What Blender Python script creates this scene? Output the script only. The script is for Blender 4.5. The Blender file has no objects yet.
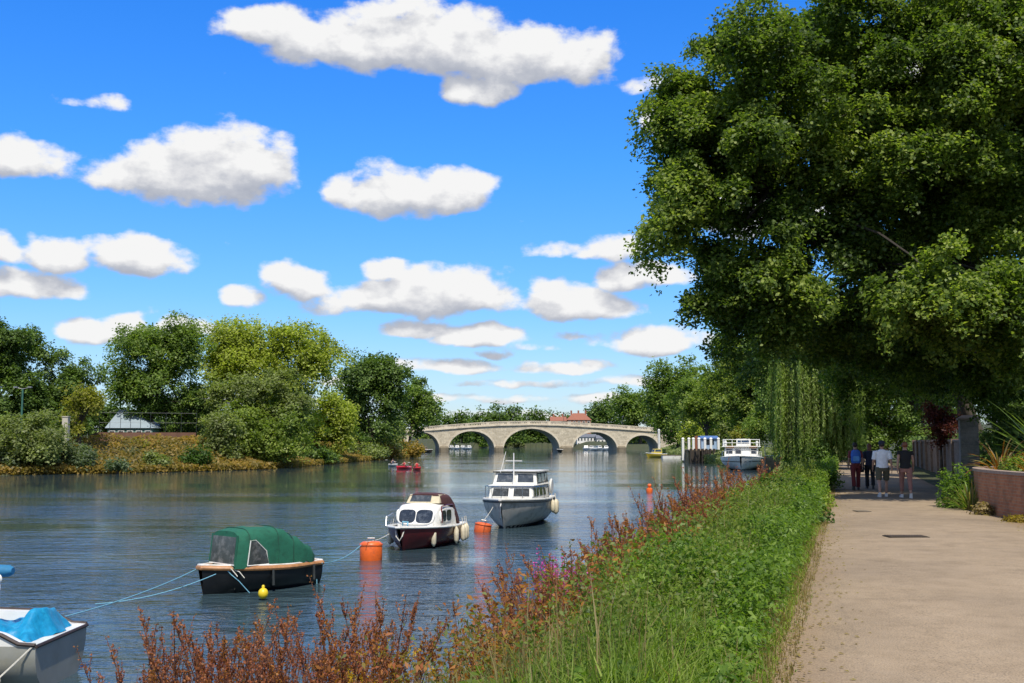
import bpy, bmesh, math, random
import numpy as np
from mathutils import Vector, Matrix

SC = bpy.context.scene
COL = SC.collection
PI = math.pi
F = 1100.0
H = 3.4                      # camera above the water
PITCH = math.atan(100.5 / F)
GZ = 1.62                    # towpath level above the water
random.seed(7)

# ------------------------------------------------------------------ survey helpers
def ray(px, py):
    u = (px - 512.0) / F; v = (341.5 - py) / F
    return u, math.cos(PITCH) - v * math.sin(PITCH), math.sin(PITCH) + v * math.cos(PITCH)
def at(px, py, Y):
    r = ray(px, py); k = Y / r[1]
    return Vector((r[0] * k, Y, H + r[2] * k))
def onz(px, py, z):
    r = ray(px, py); k = (z - H) / r[2]
    return Vector((r[0] * k, r[1] * k, z))
def mpp(Y):                  # metres per pixel at depth Y
    return Y / F

# ------------------------------------------------------------------ materials
def new_mat(name):
    m = bpy.data.materials.new(name); m.use_nodes = True
    nt = m.node_tree
    return m, nt, nt.nodes['Principled BSDF'], nt.nodes['Material Output']
def N(nt, t, **kw):
    n = nt.nodes.new(t)
    for k, v in kw.items(): setattr(n, k, v)
    return n
def sset(n, **kw):
    for k, v in kw.items(): n.inputs[k.replace('_', ' ')].default_value = v
def rgba(c): return (c[0], c[1], c[2], 1.0)
def ramp(nt, stops):
    r = N(nt, 'ShaderNodeValToRGB')
    e = r.color_ramp.elements
    while len(e) < len(stops): e.new(0.5)
    for i, (p, c) in enumerate(stops):
        e[i].position = p; e[i].color = rgba(c)
    return r
def pmat(name, c, rough=.6, var=.15, scale=6, bump=0, metal=0, spec=.5, dirt_or_glint=None, dscale=1.5):
    m, nt, b, o = new_mat(name)
    tc = N(nt, 'ShaderNodeTexCoord')
    n1 = N(nt, 'ShaderNodeTexNoise'); sset(n1, Scale=scale, Detail=6.0, Roughness=.65)
    nt.links.new(tc.outputs['Object'], n1.inputs['Vector'])
    lo = [x * (1 - var) for x in c]; hi = [min(1, x * (1 + var)) for x in c]
    r = ramp(nt, [(.3, lo), (.7, hi)])
    nt.links.new(n1.outputs['Fac'], r.inputs['Fac'])
    src = r.outputs['Color']
    if dirt_or_glint:
        n2 = N(nt, 'ShaderNodeTexNoise'); sset(n2, Scale=dscale, Detail=8.0, Roughness=.7)
        nt.links.new(tc.outputs['Object'], n2.inputs['Vector'])
        mr = N(nt, 'ShaderNodeMapRange'); sset(mr, From_Min=.5, From_Max=.72)
        nt.links.new(n2.outputs['Fac'], mr.inputs['Value'])
        mx = N(nt, 'ShaderNodeMixRGB'); mx.inputs['Color2'].default_value = rgba(dirt_or_glint)
        nt.links.new(mr.outputs['Result'], mx.inputs['Fac']); nt.links.new(src, mx.inputs['Color1'])
        src = mx.outputs['Color']
    nt.links.new(src, b.inputs['Base Color'])
    sset(b, Roughness=rough, Metallic=metal); b.inputs['Specular IOR Level'].default_value = spec
    if bump:
        bp = N(nt, 'ShaderNodeBump'); sset(bp, Strength=bump, Distance=.02)
        nt.links.new(n1.outputs['Fac'], bp.inputs['Height']); nt.links.new(bp.outputs['Normal'], b.inputs['Normal'])
    return m
def leaf_mat(name, cols, trans=.32, nscale=.35, rough=.5, spec=.35):
    """cols: dark, mid, light - varied per leaf and in drifts through the crown"""
    m, nt, b, o = new_mat(name)
    g = N(nt, 'ShaderNodeNewGeometry'); tc = N(nt, 'ShaderNodeTexCoord')
    n = N(nt, 'ShaderNodeTexNoise'); sset(n, Scale=nscale, Detail=3.0)
    nt.links.new(tc.outputs['Object'], n.inputs['Vector'])
    a = N(nt, 'ShaderNodeMath', operation='MULTIPLY'); a.inputs[1].default_value = .55
    nt.links.new(g.outputs['Random Per Island'], a.inputs[0])
    mr = N(nt, 'ShaderNodeMapRange'); sset(mr, From_Min=.3, From_Max=.7, To_Min=0., To_Max=.45)
    nt.links.new(n.outputs['Fac'], mr.inputs['Value'])
    ad = N(nt, 'ShaderNodeMath', operation='ADD')
    nt.links.new(a.outputs[0], ad.inputs[0]); nt.links.new(mr.outputs[0], ad.inputs[1])
    r = ramp(nt, [(0.05, cols[0]), (.5, cols[1]), (.95, cols[2])])
    nt.links.new(ad.outputs[0], r.inputs['Fac'])
    nt.links.new(r.outputs['Color'], b.inputs['Base Color'])
    sset(b, Roughness=rough); b.inputs['Specular IOR Level'].default_value = spec
    t = N(nt, 'ShaderNodeBsdfTranslucent')
    hs = N(nt, 'ShaderNodeMixRGB', blend_type='MULTIPLY'); hs.inputs['Fac'].default_value = 1
    hs.inputs['Color2'].default_value = (1.7, 1.9, .7, 1)
    nt.links.new(r.outputs['Color'], hs.inputs['Color1']); nt.links.new(hs.outputs['Color'], t.inputs['Color'])
    mx = N(nt, 'ShaderNodeMixShader'); mx.inputs['Fac'].default_value = trans
    nt.links.new(b.outputs[0], mx.inputs[1]); nt.links.new(t.outputs[0], mx.inputs[2])
    nt.links.new(mx.outputs[0], o.inputs['Surface'])
    return m
def glass_mat(name, c=(.02, .025, .03), rough=.06):
    m = pmat(name, c, rough, .5, 3, spec=.9, dirt_or_glint=tuple(min(.2, x * 3 + .05) for x in c), dscale=5); return m  # paler patches in the glass colour imitate reflections
def brick_mat(name, c1, c2, mortar, bw=.22, bh=.075, dirt_or_glint=(.03, .03, .02)):
    m, nt, b, o = new_mat(name)
    tc = N(nt, 'ShaderNodeTexCoord')
    br = N(nt, 'ShaderNodeTexBrick'); sset(br, Scale=1.0, Color1=rgba(c1), Color2=rgba(c2), Mortar=rgba(mortar))
    br.inputs['Mortar Size'].default_value = .007; br.inputs['Brick Width'].default_value = bw; br.inputs['Row Height'].default_value = bh
    nt.links.new(tc.outputs['UV'], br.inputs['Vector'])
    n2 = N(nt, 'ShaderNodeTexNoise'); sset(n2, Scale=2.0, Detail=8.0, Roughness=.7)
    nt.links.new(tc.outputs['Object'], n2.inputs['Vector'])
    mr = N(nt, 'ShaderNodeMapRange'); sset(mr, From_Min=.45, From_Max=.75, To_Max=.7)
    nt.links.new(n2.outputs['Fac'], mr.inputs['Value'])
    mx = N(nt, 'ShaderNodeMixRGB'); mx.inputs['Color2'].default_value = rgba(dirt_or_glint)
    nt.links.new(mr.outputs[0], mx.inputs['Fac']); nt.links.new(br.outputs['Color'], mx.inputs['Color1'])
    nt.links.new(mx.outputs[0], b.inputs['Base Color']); sset(b, Roughness=.9)
    bp = N(nt, 'ShaderNodeBump'); sset(bp, Strength=.6, Distance=.01)
    iv = N(nt, 'ShaderNodeMath', operation='SUBTRACT'); iv.inputs[0].default_value = 1
    nt.links.new(br.outputs['Fac'], iv.inputs[1]); nt.links.new(iv.outputs[0], bp.inputs['Height'])
    nt.links.new(bp.outputs['Normal'], b.inputs['Normal'])
    return m

M = {}
M['bark'] = pmat('bark', (.07, .055, .04), .9, .4, 5, .8)
M['dark_bark'] = pmat('dark_bark', (.045, .036, .028), .9, .4, 5, .8)
M['white_grp'] = pmat('white_boat_paint', (.74, .73, .69), .32, .06, 4, dirt_or_glint=(.45, .42, .34), dscale=2.2)
M['white_old'] = pmat('weathered_white_paint', (.66, .65, .61), .5, .1, 5, dirt_or_glint=(.38, .35, .28), dscale=1.6)
M['cream'] = pmat('cream_canvas', (.55, .48, .33), .7, .15, 6, .2, dirt_or_glint=(.3, .25, .17))
M['maroon'] = pmat('maroon_hull_paint', (.13, .018, .022), .25, .25, 3, dirt_or_glint=(.035, .012, .012))
M['maroon_canvas'] = pmat('maroon_canvas', (.07, .025, .025), .85, .3, 6, .2)
M['grey_hull'] = pmat('grey_hull_paint', (.50, .48, .44), .38, .14, 3, dirt_or_glint=(.13, .13, .11), dscale=2.5)
M['pale_hull'] = pmat('pale_grey_hull', (.31, .31, .275), .4, .1, 2.5, dirt_or_glint=(.27, .26, .2), dscale=1.8)
M['black_hull'] = pmat('black_hull_paint', (.012, .013, .015), .3, .3, 4)
M['antifoul'] = pmat('dark_waterline_paint', (.02, .02, .022), .5, .3, 4)
M['varnish'] = pmat('varnished_timber', (.42, .2, .08), .35, .3, 8)
M['rubber'] = pmat('dark_brown_rubber', (.04, .025, .022), .6, .2, 8)
M['glass'] = glass_mat('dark_window_glass')
M['pale_glass'] = glass_mat('dull_clear_plastic', (.05, .058, .06), .15)
M['chrome'] = pmat('bright_rail_metal', (.62, .62, .62), .25, .1, 8, metal=1)
M['steel'] = pmat('grey_steel', (.3, .3, .3), .45, .2, 8, metal=.6)
M['fender'] = pmat('cream_fender_vinyl', (.68, .6, .44), .5, .12, 9, dirt_or_glint=(.4, .34, .22), dscale=5)
M['orange'] = pmat('orange_buoy_plastic', (.80, .135, .018), .45, .12, 5, dirt_or_glint=(.5, .1, .025), dscale=4)
M['orange_old'] = pmat('scuffed_orange_plastic', (.72, .12, .025), .55, .2, 5, dirt_or_glint=(.35, .1, .04), dscale=4)
M['yellow'] = pmat('yellow_buoy_plastic', (.75, .55, .02), .4, .1, 5)
M['rope_blue'] = pmat('blue_rope', (.16, .38, .5), .8, .2, 30)
M['rope_white'] = pmat('white_rope', (.6, .57, .5), .85, .2, 30)
M['timber_dark'] = pmat('wet_dark_timber', (.045, .035, .026), .8, .4, 4, .5)
M['timber'] = pmat('weathered_timber', (.2, .15, .1), .85, .3, 4, .5)
M['white_paint'] = pmat('white_post_paint', (.75, .74, .7), .5, .08, 4)
M['stone_cap'] = pmat('coping_stone', (.3, .22, .17), .85, .25, 5, .4)
M['iron'] = pmat('dark_iron', (.03, .035, .035), .55, .3, 6)
M['green_iron'] = pmat('green_painted_iron', (.04, .13, .1), .5, .2, 6)
M['concrete'] = pmat('pale_concrete', (.5, .46, .38), .9, .15, 3, .3)
M['skin'] = pmat('skin', (.42, .24, .17), .55, .08, 9)
M['hair'] = pmat('dark_hair', (.03, .02, .015), .6, .3, 20)
M['hair_red'] = pmat('auburn_hair', (.2, .07, .03), .55, .3, 20)

# ------------------------------------------------------------------ objects
def tag(o, label=None, cat=None, group=None, kind=None):
    if label: o['label'] = label
    if cat: o['category'] = cat
    if group: o['group'] = group
    if kind: o['kind'] = kind
    return o
def empty(name, loc, rz=0, label=None, cat=None, group=None):
    o = bpy.data.objects.new(name, None); COL.objects.link(o)
    o.location = loc; o.rotation_euler = (0, 0, rz); o.empty_display_size = .3
    return tag(o, label, cat, group)
def link_mesh(name, me, mat, parent=None):
    if mat is not None and not me.materials: me.materials.append(mat)
    o = bpy.data.objects.new(name, me); COL.objects.link(o)
    if parent: o.parent = parent
    return o
def copy_tree(o, parent=None):
    c = o.copy(); COL.objects.link(c)
    if parent: c.parent = parent
    for ch in list(o.children): copy_tree(ch, c)
    return c

class MB:
    """collects polygons, links them as one mesh object"""
    def __init__(s): s.v = []; s.f = []; s.uv = {}
    def add(s, vs, fs):
        k = len(s.v); s.v += [tuple(v) for v in vs]; s.f += [tuple(i + k for i in f) for f in fs]; return s
    def box(s, c, d, rz=0, top=1.0):
        cx, cy, cz = c; a, b, h = d[0] / 2, d[1] / 2, d[2] / 2
        co, si = math.cos(rz), math.sin(rz); vs = []
        for z, k in ((-h, 1), (h, top)):
            for x, y in ((-a, -b), (a, -b), (a, b), (-a, b)):
                x *= k; y *= k
                vs.append((cx + x * co - y * si, cy + x * si + y * co, cz + z))
        return s.add(vs, [(3, 2, 1, 0), (4, 5, 6, 7), (0, 1, 5, 4), (1, 2, 6, 5), (2, 3, 7, 6), (3, 0, 4, 7)])
    def tube(s, pts, r, n=8, cap=True, flat=1.0):
        pts = [Vector(p) for p in pts]
        rs = r if isinstance(r, (list, tuple)) else [r] * len(pts)
        vs = []; up0 = None
        for i, p in enumerate(pts):
            d = (pts[min(i + 1, len(pts) - 1)] - pts[max(i - 1, 0)])
            d = d.normalized() if d.length > 1e-9 else Vector((0, 0, 1))
            if up0 is None:
                up0 = Vector((0, 0, 1)) if abs(d.z) < .9 else Vector((1, 0, 0))
            a = d.cross(up0)
            a = a.normalized() if a.length > 1e-6 else Vector((1, 0, 0))
            b = a.cross(d).normalized(); up0 = b
            for k in range(n):
                t = 2 * PI * k / n
                vs.append(p + a * (math.cos(t) * rs[i]) + b * (math.sin(t) * rs[i] * flat))
        fs = []
        for i in range(len(pts) - 1):
            for k in range(n):
                fs.append((i * n + k, i * n + (k + 1) % n, (i + 1) * n + (k + 1) % n, (i + 1) * n + k))
        if cap:
            fs.append(tuple(range(n - 1, -1, -1))); fs.append(tuple((len(pts) - 1) * n + k for k in range(n)))
        return s.add(vs, fs)
    def lathe(s, prof, c=(0, 0, 0), n=16, axis='z'):
        vs = []
        for r, z in prof:
            for k in range(n):
                t = 2 * PI * k / n; p = (r * math.cos(t), r * math.sin(t), z)
                if axis == 'x': p = (p[2], p[0], p[1])
                if axis == 'y': p = (p[1], p[2], p[0])
                vs.append((c[0] + p[0], c[1] + p[1], c[2] + p[2]))
        fs = []
        for i in range(len(prof) - 1):
            for k in range(n): fs.append((i * n + k, i * n + (k + 1) % n, (i + 1) * n + (k + 1) % n, (i + 1) * n + k))
        fs.append(tuple(range(n - 1, -1, -1))); fs.append(tuple((len(prof) - 1) * n + k for k in range(n)))
        return s.add(vs, fs)
    def ell(s, c, r, n=12, m=8):
        prof = [(math.sin(PI * i / m), -math.cos(PI * i / m)) for i in range(m + 1)]
        prof[0] = (.02, -1); prof[-1] = (.02, 1)
        k = len(s.v); s.lathe(prof, (0, 0, 0), n)
        s.v[k:] = [(c[0] + v[0] * r[0], c[1] + v[1] * r[1], c[2] + v[2] * r[2]) for v in s.v[k:]]
        return s
    def loft(s, rings, closed=True, cap=True):
        n = len(rings[0]); vs = [p for r in rings for p in r]; fs = []
        for i in range(len(rings) - 1):
            for k in range(n if closed else n - 1):
                fs.append((i * n + k, i * n + (k + 1) % n, (i + 1) * n + (k + 1) % n, (i + 1) * n + k))
        if cap:
            fs.append(tuple(range(n - 1, -1, -1))); fs.append(tuple((len(rings) - 1) * n + k for k in range(n)))
        return s.add(vs, fs)
    def frustum(s, b, t, z0, z1):
        """b, t: four (x,y) bottom and top corners counter-clockwise"""
        vs = [(x, y, z0) for x, y in b] + [(x, y, z1) for x, y in t]
        return s.add(vs, [(3, 2, 1, 0), (4, 5, 6, 7), (0, 1, 5, 4), (1, 2, 6, 5), (2, 3, 7, 6), (3, 0, 4, 7)])
    def panel(s, q, u0=0, u1=1, v0=0, v1=1, off=.01, th=.02):
        """slab standing 'off' proud of the quad q (bl, br, tr, tl)"""
        q = [Vector(p) for p in q]
        nrm = (q[1] - q[0]).cross(q[3] - q[0]).normalized()
        P = lambda u, v: (q[0] * (1 - u) + q[1] * u) * (1 - v) + (q[3] * (1 - u) + q[2] * u) * v
        c = [P(u0, v0), P(u1, v0), P(u1, v1), P(u0, v1)]
        vs = [p + nrm * (off - th) for p in c] + [p + nrm * off for p in c]
        return s.add(vs, [(3, 2, 1, 0), (4, 5, 6, 7), (0, 1, 5, 4), (1, 2, 6, 5), (2, 3, 7, 6), (3, 0, 4, 7)])
    def build(s, name, mat, parent=None, smooth=True, ang=40, org=None, recalc=True, bevel=0):
        me = bpy.data.meshes.new(name)
        vs = s.v if org is None else [(v[0] - org[0], v[1] - org[1], v[2] - org[2]) for v in s.v]
        me.from_pydata(vs, [], s.f); me.update()
        if recalc:
            bm = bmesh.new(); bm.from_mesh(me)
            bmesh.ops.recalc_face_normals(bm, faces=bm.faces)
            if bevel: bmesh.ops.bevel(bm, geom=bm.edges[:], offset=bevel, segments=2, affect='EDGES')
            bm.to_mesh(me); bm.free()
        if smooth:
            me.polygons.foreach_set('use_smooth', [True] * len(me.polygons))
            try: me.set_sharp_from_angle(angle=math.radians(ang))
            except Exception: pass
        o = link_mesh(name, me, mat, parent)
        if org is not None and parent is None: o.location = org
        return o
def box_uv(o, sx=1.0):
    """UVs in metres: along the surface horizontally, and height"""
    me = o.data; uv = me.uv_layers.new(name='UVMap')
    for p in me.polygons:
        n = p.normal
        t = Vector((-n.y, n.x, 0)); t = t.normalized() if t.length > .2 else None
        for li in p.loop_indices:
            c = me.vertices[me.loops[li].vertex_index].co
            uv.data[li].uv = ((c.dot(t), c.z) if t else (c.x, c.y))
    return o

def np_mesh(name, verts, k):
    """verts: (n*k,3) - n separate polygons of k corners"""
    n = len(verts) // k
    me = bpy.data.meshes.new(name)
    me.vertices.add(n * k); me.vertices.foreach_set('co', np.asarray(verts, dtype=np.float32).ravel())
    me.loops.add(n * k); me.loops.foreach_set('vertex_index', np.arange(n * k, dtype=np.int32))
    me.polygons.add(n); me.polygons.foreach_set('loop_start', np.arange(0, n * k, k, dtype=np.int32))
    me.polygons.foreach_set('loop_total', np.full(n, k, dtype=np.int32))
    me.update(calc_edges=True); me.validate()
    return me
def unit(a): return a / np.maximum(np.linalg.norm(a, axis=1, keepdims=True), 1e-6)
def leaf_verts(rng, P, Nn, size, aspect=.6, tdir=None, fold=.12):
    n = len(P)
    t = rng.normal(size=(n, 3)) if tdir is None else tdir + rng.normal(size=(n, 3)) * .25
    b = unit(np.cross(Nn, t)); t = unit(np.cross(b, Nn))
    L = (size * rng.uniform(.7, 1.3, n))[:, None]; W = L * aspect
    V = np.empty((n, 4, 3))
    V[:, 0] = P - t * L * .5
    V[:, 1] = P + b * W * .5 - t * L * .08 + Nn * L * fold
    V[:, 2] = P + t * L * .5 - Nn * L * fold * .6
    V[:, 3] = P - b * W * .5 - t * L * .08 + Nn * L * fold
    return V.reshape(-1, 3)
def sphere_dirs(rng, n): return unit(rng.normal(size=(n, 3)))

def crown_points(rng, ells, n_leaf, cr, ncl, leaf, per=7, rmin=.45, flat=.8, nsp=7, spr=.52):
    """boughs scattered through the ellipsoids, each bough a handful of flattened leafy sprays"""
    E = np.array(ells, dtype=float); vol = (E[:, 3] * E[:, 4] * E[:, 5]) ** .8
    ei = rng.choice(len(E), ncl, p=vol / vol.sum())
    d = sphere_dirs(rng, ncl)
    rad = cr * rng.uniform(.45, 1.4, ncl)
    ph = rng.uniform(0, 6, 3)
    wob = 1 + .16 * np.sin(d[:, 0] * 5 + ph[0] + ei) * np.sin(d[:, 2] * 5 + ph[1]) + .10 * np.sin(d[:, 1] * 9 + d[:, 2] * 7 + ph[2])
    R = E[ei, 3:6] * wob[:, None]
    rr = rng.uniform(rmin ** 2, 1, ncl) ** .5
    C = E[ei, :3] + d * np.maximum(R - rad[:, None] * .7, .15) * rr[:, None]
    # sprays
    ns = ncl * nsp; ci = np.repeat(np.arange(ncl), nsp)
    sd = sphere_dirs(rng, ns); low = (sd[:, 2] < -.3) & (rng.random(ns) < .5); sd[low, 2] *= -1
    S = C[ci] + sd * (rad[ci] * rng.uniform(.25, 1.1, ns))[:, None] * np.array([1, 1, flat])
    sr = rad[ci] * spr * rng.uniform(.55, 1.25, ns)
    sn = unit(sd * .75 + d[ci] * .35 + np.array([0, 0, .75]) + rng.normal(size=(ns, 3)) * .25)
    nt = max(1, n_leaf // per)
    si = rng.choice(ns, nt, p=sr ** 2 / (sr ** 2).sum())
    v = rng.normal(size=(nt, 3)); n = sn[si]; v = unit(v - n * (v * n).sum(1)[:, None])
    q = rng.random(nt) ** .6
    tw = S[si] + v * (q * sr[si])[:, None] + n * (rng.normal(size=nt) * .16 * sr[si])[:, None]
    tw[:, 2] -= .35 * q ** 2 * sr[si]
    ti = np.repeat(np.arange(nt), per)
    P = tw[ti] + rng.normal(size=(len(ti), 3)) * leaf * .8
    Nn = unit(n[ti] * .7 + np.array([0, 0, .35]) + rng.normal(size=(len(ti), 3)) * .5)
    return P, Nn, C, rad

def limb_pts(a, b, rng, sag=.12, n=6):
    a = Vector(a); b = Vector(b); L = (b - a).length; pts = []
    w = Vector(rng.normal(size=3)) * L * .07
    for i in range(n + 1):
        t = i / n
        p = a.lerp(b, t) + w * math.sin(PI * t) + Vector((0, 0, L * sag * math.sin(PI * t)))
        pts.append(p)
    return pts

def make_tree(name, base, ells, leaf, n_leaf, mat, label, cat='tree', group=None, seed=1, trunk_r=.3, cr=None, ncl=30,
              bark='bark', nlimb=9, aspect=.65, per=7, rmin=.45, flat=.8, trunk_h=None, droop=False):
    """ells are world-space ellipsoids; base is the world-space foot of the trunk"""
    rng = np.random.default_rng(seed); b = Vector(base)
    E = [[e[0] - b.x, e[1] - b.y, e[2] - b.z] + list(e[3:]) for e in ells]
    if cr is None: cr = .38 * min(E[0][3], E[0][5])
    P, Nn, C, rad = crown_points(rng, E, n_leaf, cr, ncl, leaf, per, rmin, flat)
    root = empty(name, b, 0, label, cat, group)
    keep = P[:, 2] > .05
    V = leaf_verts(rng, P[keep], Nn[keep], leaf, aspect)
    link_mesh('crown', np_mesh('crown', V, 4), mat, root)
    t = MB(); e0 = E[0]
    th = trunk_h if trunk_h else max(.3, e0[2] - e0[5] * .45)
    fx, fy = e0[0] * .55, e0[1] * .55
    t.tube([(0, 0, -.3), (0, 0, .05), (fx * .12, fy * .12, th * .3), (fx * .5, fy * .5, th * .7), (fx, fy, th)],
           [trunk_r * 1.5, trunk_r * 1.25, trunk_r, trunk_r * .85, trunk_r * .7], 10)
    idx = rng.choice(len(C), min(nlimb, len(C)), replace=False)
    for i in idx:
        q = limb_pts((fx * .9, fy * .9, th * rng.uniform(.75, 1.0)), C[i], rng)
        t.tube(q, [trunk_r * .42 * (1 - .8 * k / (len(q) - 1)) for k in range(len(q))], 6, cap=False)
    t.build('trunk', M[bark], root, recalc=False)
    return root

def tree_px(name, label, pc, top, bot, hw, Y, mat, seed, dens=6.0, fill=.34, extra=(), cat='tree', group=None, ground=None, base_px=None, leafk=.0025,
            depth=.8, trunk_r=None, rmin=.45, cfrac=.42, ncl=None, **kw):
    """size read off as pc +- hw columns, top..bot rows at depth Y (where the crown stands)"""
    s = mpp(Y); c = at(pc, (top + bot) / 2, Y); rx = hw * s * 1.06; rz = (bot - top) / 2 * s * 1.06
    ells = [(c.x, c.y, c.z, rx, rx * depth, rz)]
    area = PI * rx * rz
    for (p, q, w, h) in extra:
        e = at(p, q, Y); ells.append((e.x, e.y - rx * .15, e.z, w * s, w * s * depth, h * s)); area += PI * w * h * s * s * .8
    leaf = max(.1, Y * leafk)
    n = int(area / (leaf * leaf * fill) * dens * .9)
    bx = c.x if base_px is None else (base_px - 512) / F * Y
    gz = terrain(bx, c.y) if ground is None else ground
    if ncl is None: ncl = int(30 + 26 * min(3, rx * rz / 30))
    return make_tree(name, (bx, c.y, gz), ells, leaf, n, mat, label, cat, group, seed,
                     trunk_r or max(.08, rx * .06), cr=cfrac * .8 * min(rx, rz), ncl=ncl, rmin=rmin, **kw)

# ------------------------------------------------------------------ the lie of the land
XR_T = [(-80, -30), (0, -8.3), (8, -5.9), (12.5, -4.3), (14.2, -2.6), (15.5, -.7), (18.5, .75), (25, 2.7), (35, 5.4), (50, 9.9), (75, 17.3), (100, 25),
        (133, 32.5), (160, 31), (200, 33), (300, 42), (373, 49), (435, 52), (520, 31), (600, 28), (720, 0), (3000, 0)]
XL_T = [(-80, -62), (0, -62), (60, -60), (100, -58), (113, -52.5), (118.7, -44.5), (129, -36.4), (138, -31), (160, -29), (187, -27.5), (215, -25.2), (249, -22),
        (264, -22), (285, -24.5), (373, -33), (450, -34), (600, -25), (720, -2), (3000, -2)]
def itp(T, y): return float(np.interp(y, [a for a, b in T], [b for a, b in T]))
def XR(y): return itp(XR_T, y)
def XL(y): return itp(XL_T, y)
def PL(y): return 1.94 + .303 * (y - 8.1)           # river-side edge of the towpath
def PRt(y): return PL(y) + float(np.interp(y, [0, 8, 22, 28, 35, 60], [7.5, 7.0, 4.6, 4.15, 4.1, 4.0]))
def sm(t):
    t = min(1, max(0, t)); return t * t * (3 - 2 * t)
def terrain(x, y):
    xr, xl = XR(y), XL(y)
    if y < 720 and xl < x < xr:
        d = min(x - xl, xr - x); return -1.2 * sm(d / 3.0)
    if x >= xr and y < 760 or (y >= 720 and x > 0 and y < 760):
        if y < 100:
            d = PL(y) - x; k = 1.62 if d < .3 else float(np.interp(d, [.3, 1.0, 1.7, 2.5, 3.6, 4.6, 6.0], [1.62, 1.56, 1.36, .98, .5, .22, .12]))
            return k * sm((x - xr) / 1.1) + sm((x - xr - 60) / 200) * 8
        w = 7.0
        return GZ * sm((x - xr) / w) + sm((x - xr - 60) / 200) * 8 + sm((y - 400) / 300) * 5
    if x <= xl and y < 760:
        return 3.5 * sm((xl - x) / 11.0) + sm((xl - x - 60) / 200) * 6 + sm((y - 400) / 300) * 3
    return 5 + sm((y - 720) / 600) * 14

def build_ground():
    xs = list(np.arange(-70, 70.1, 1.25)); ys = list(np.arange(-40, 60, 1.0)) + list(np.arange(60, 420, 4.0)) + list(np.arange(420, 800, 14))
    xs = [-4000, -1500, -700, -400, -250, -170, -120, -90] + xs + [90, 120, 170, 250, 400, 700, 1500, 4000]
    fine = list(np.arange(-9, 22, .4)); xs = sorted(set([round(float(v), 2) for v in xs if not -9 <= v <= 22] + [round(float(v), 2) for v in fine]))
    ys = [-600, -200, -90] + ys + [850, 950, 1200, 1600, 2500, 5000]
    nx = len(xs); vs = []
    rg = random.Random(3)
    for y in ys:
        for x in xs:
            z = terrain(x, max(-80, y))
            if z < 1.5 and y < 60: z += rg.uniform(-.03, .03)
            vs.append((x, y, z))
    fs = [(j * nx + i, j * nx + i + 1, (j + 1) * nx + i + 1, (j + 1) * nx + i) for j in range(len(ys) - 1) for i in range(nx - 1)]
    me = bpy.data.meshes.new('ground'); me.from_pydata(vs, [], fs); me.update()
    me.polygons.foreach_set('use_smooth', [True] * len(me.polygons))
    m, nt, b, o = new_mat('earth_and_grass')
    tc = N(nt, 'ShaderNodeTexCoord')
    n1 = N(nt, 'ShaderNodeTexNoise'); sset(n1, Scale=.6, Detail=8.0, Roughness=.7)
    n2 = N(nt, 'ShaderNodeTexNoise'); sset(n2, Scale=14.0, Detail=6.0, Roughness=.75)
    nt.links.new(tc.outputs['Object'], n1.inputs['Vector']); nt.links.new(tc.outputs['Object'], n2.inputs['Vector'])
    r1 = ramp(nt, [(.3, (.035, .045, .015)), (.5, (.06, .075, .022)), (.62, (.1, .085, .045)), (.75, (.13, .1, .06))])
    r2 = ramp(nt, [(.3, (.45, .45, .45)), (.7, (1.2, 1.2, 1.2))])
    nt.links.new(n1.outputs['Fac'], r1.inputs['Fac']); nt.links.new(n2.outputs['Fac'], r2.inputs['Fac'])
    mx = N(nt, 'ShaderNodeMixRGB', blend_type='MULTIPLY'); mx.inputs['Fac'].default_value = 1
    nt.links.new(r1.outputs[0], mx.inputs['Color1']); nt.links.new(r2.outputs[0], mx.inputs['Color2'])
    nt.links.new(mx.outputs[0], b.inputs['Base Color']); sset(b, Roughness=.95)
    bp = N(nt, 'ShaderNodeBump'); sset(bp, Strength=.8, Distance=.05)
    nt.links.new(n2.outputs['Fac'], bp.inputs['Height']); nt.links.new(bp.outputs[0], b.inputs['Normal'])
    tag(link_mesh('ground', me, m), kind='structure')

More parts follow.
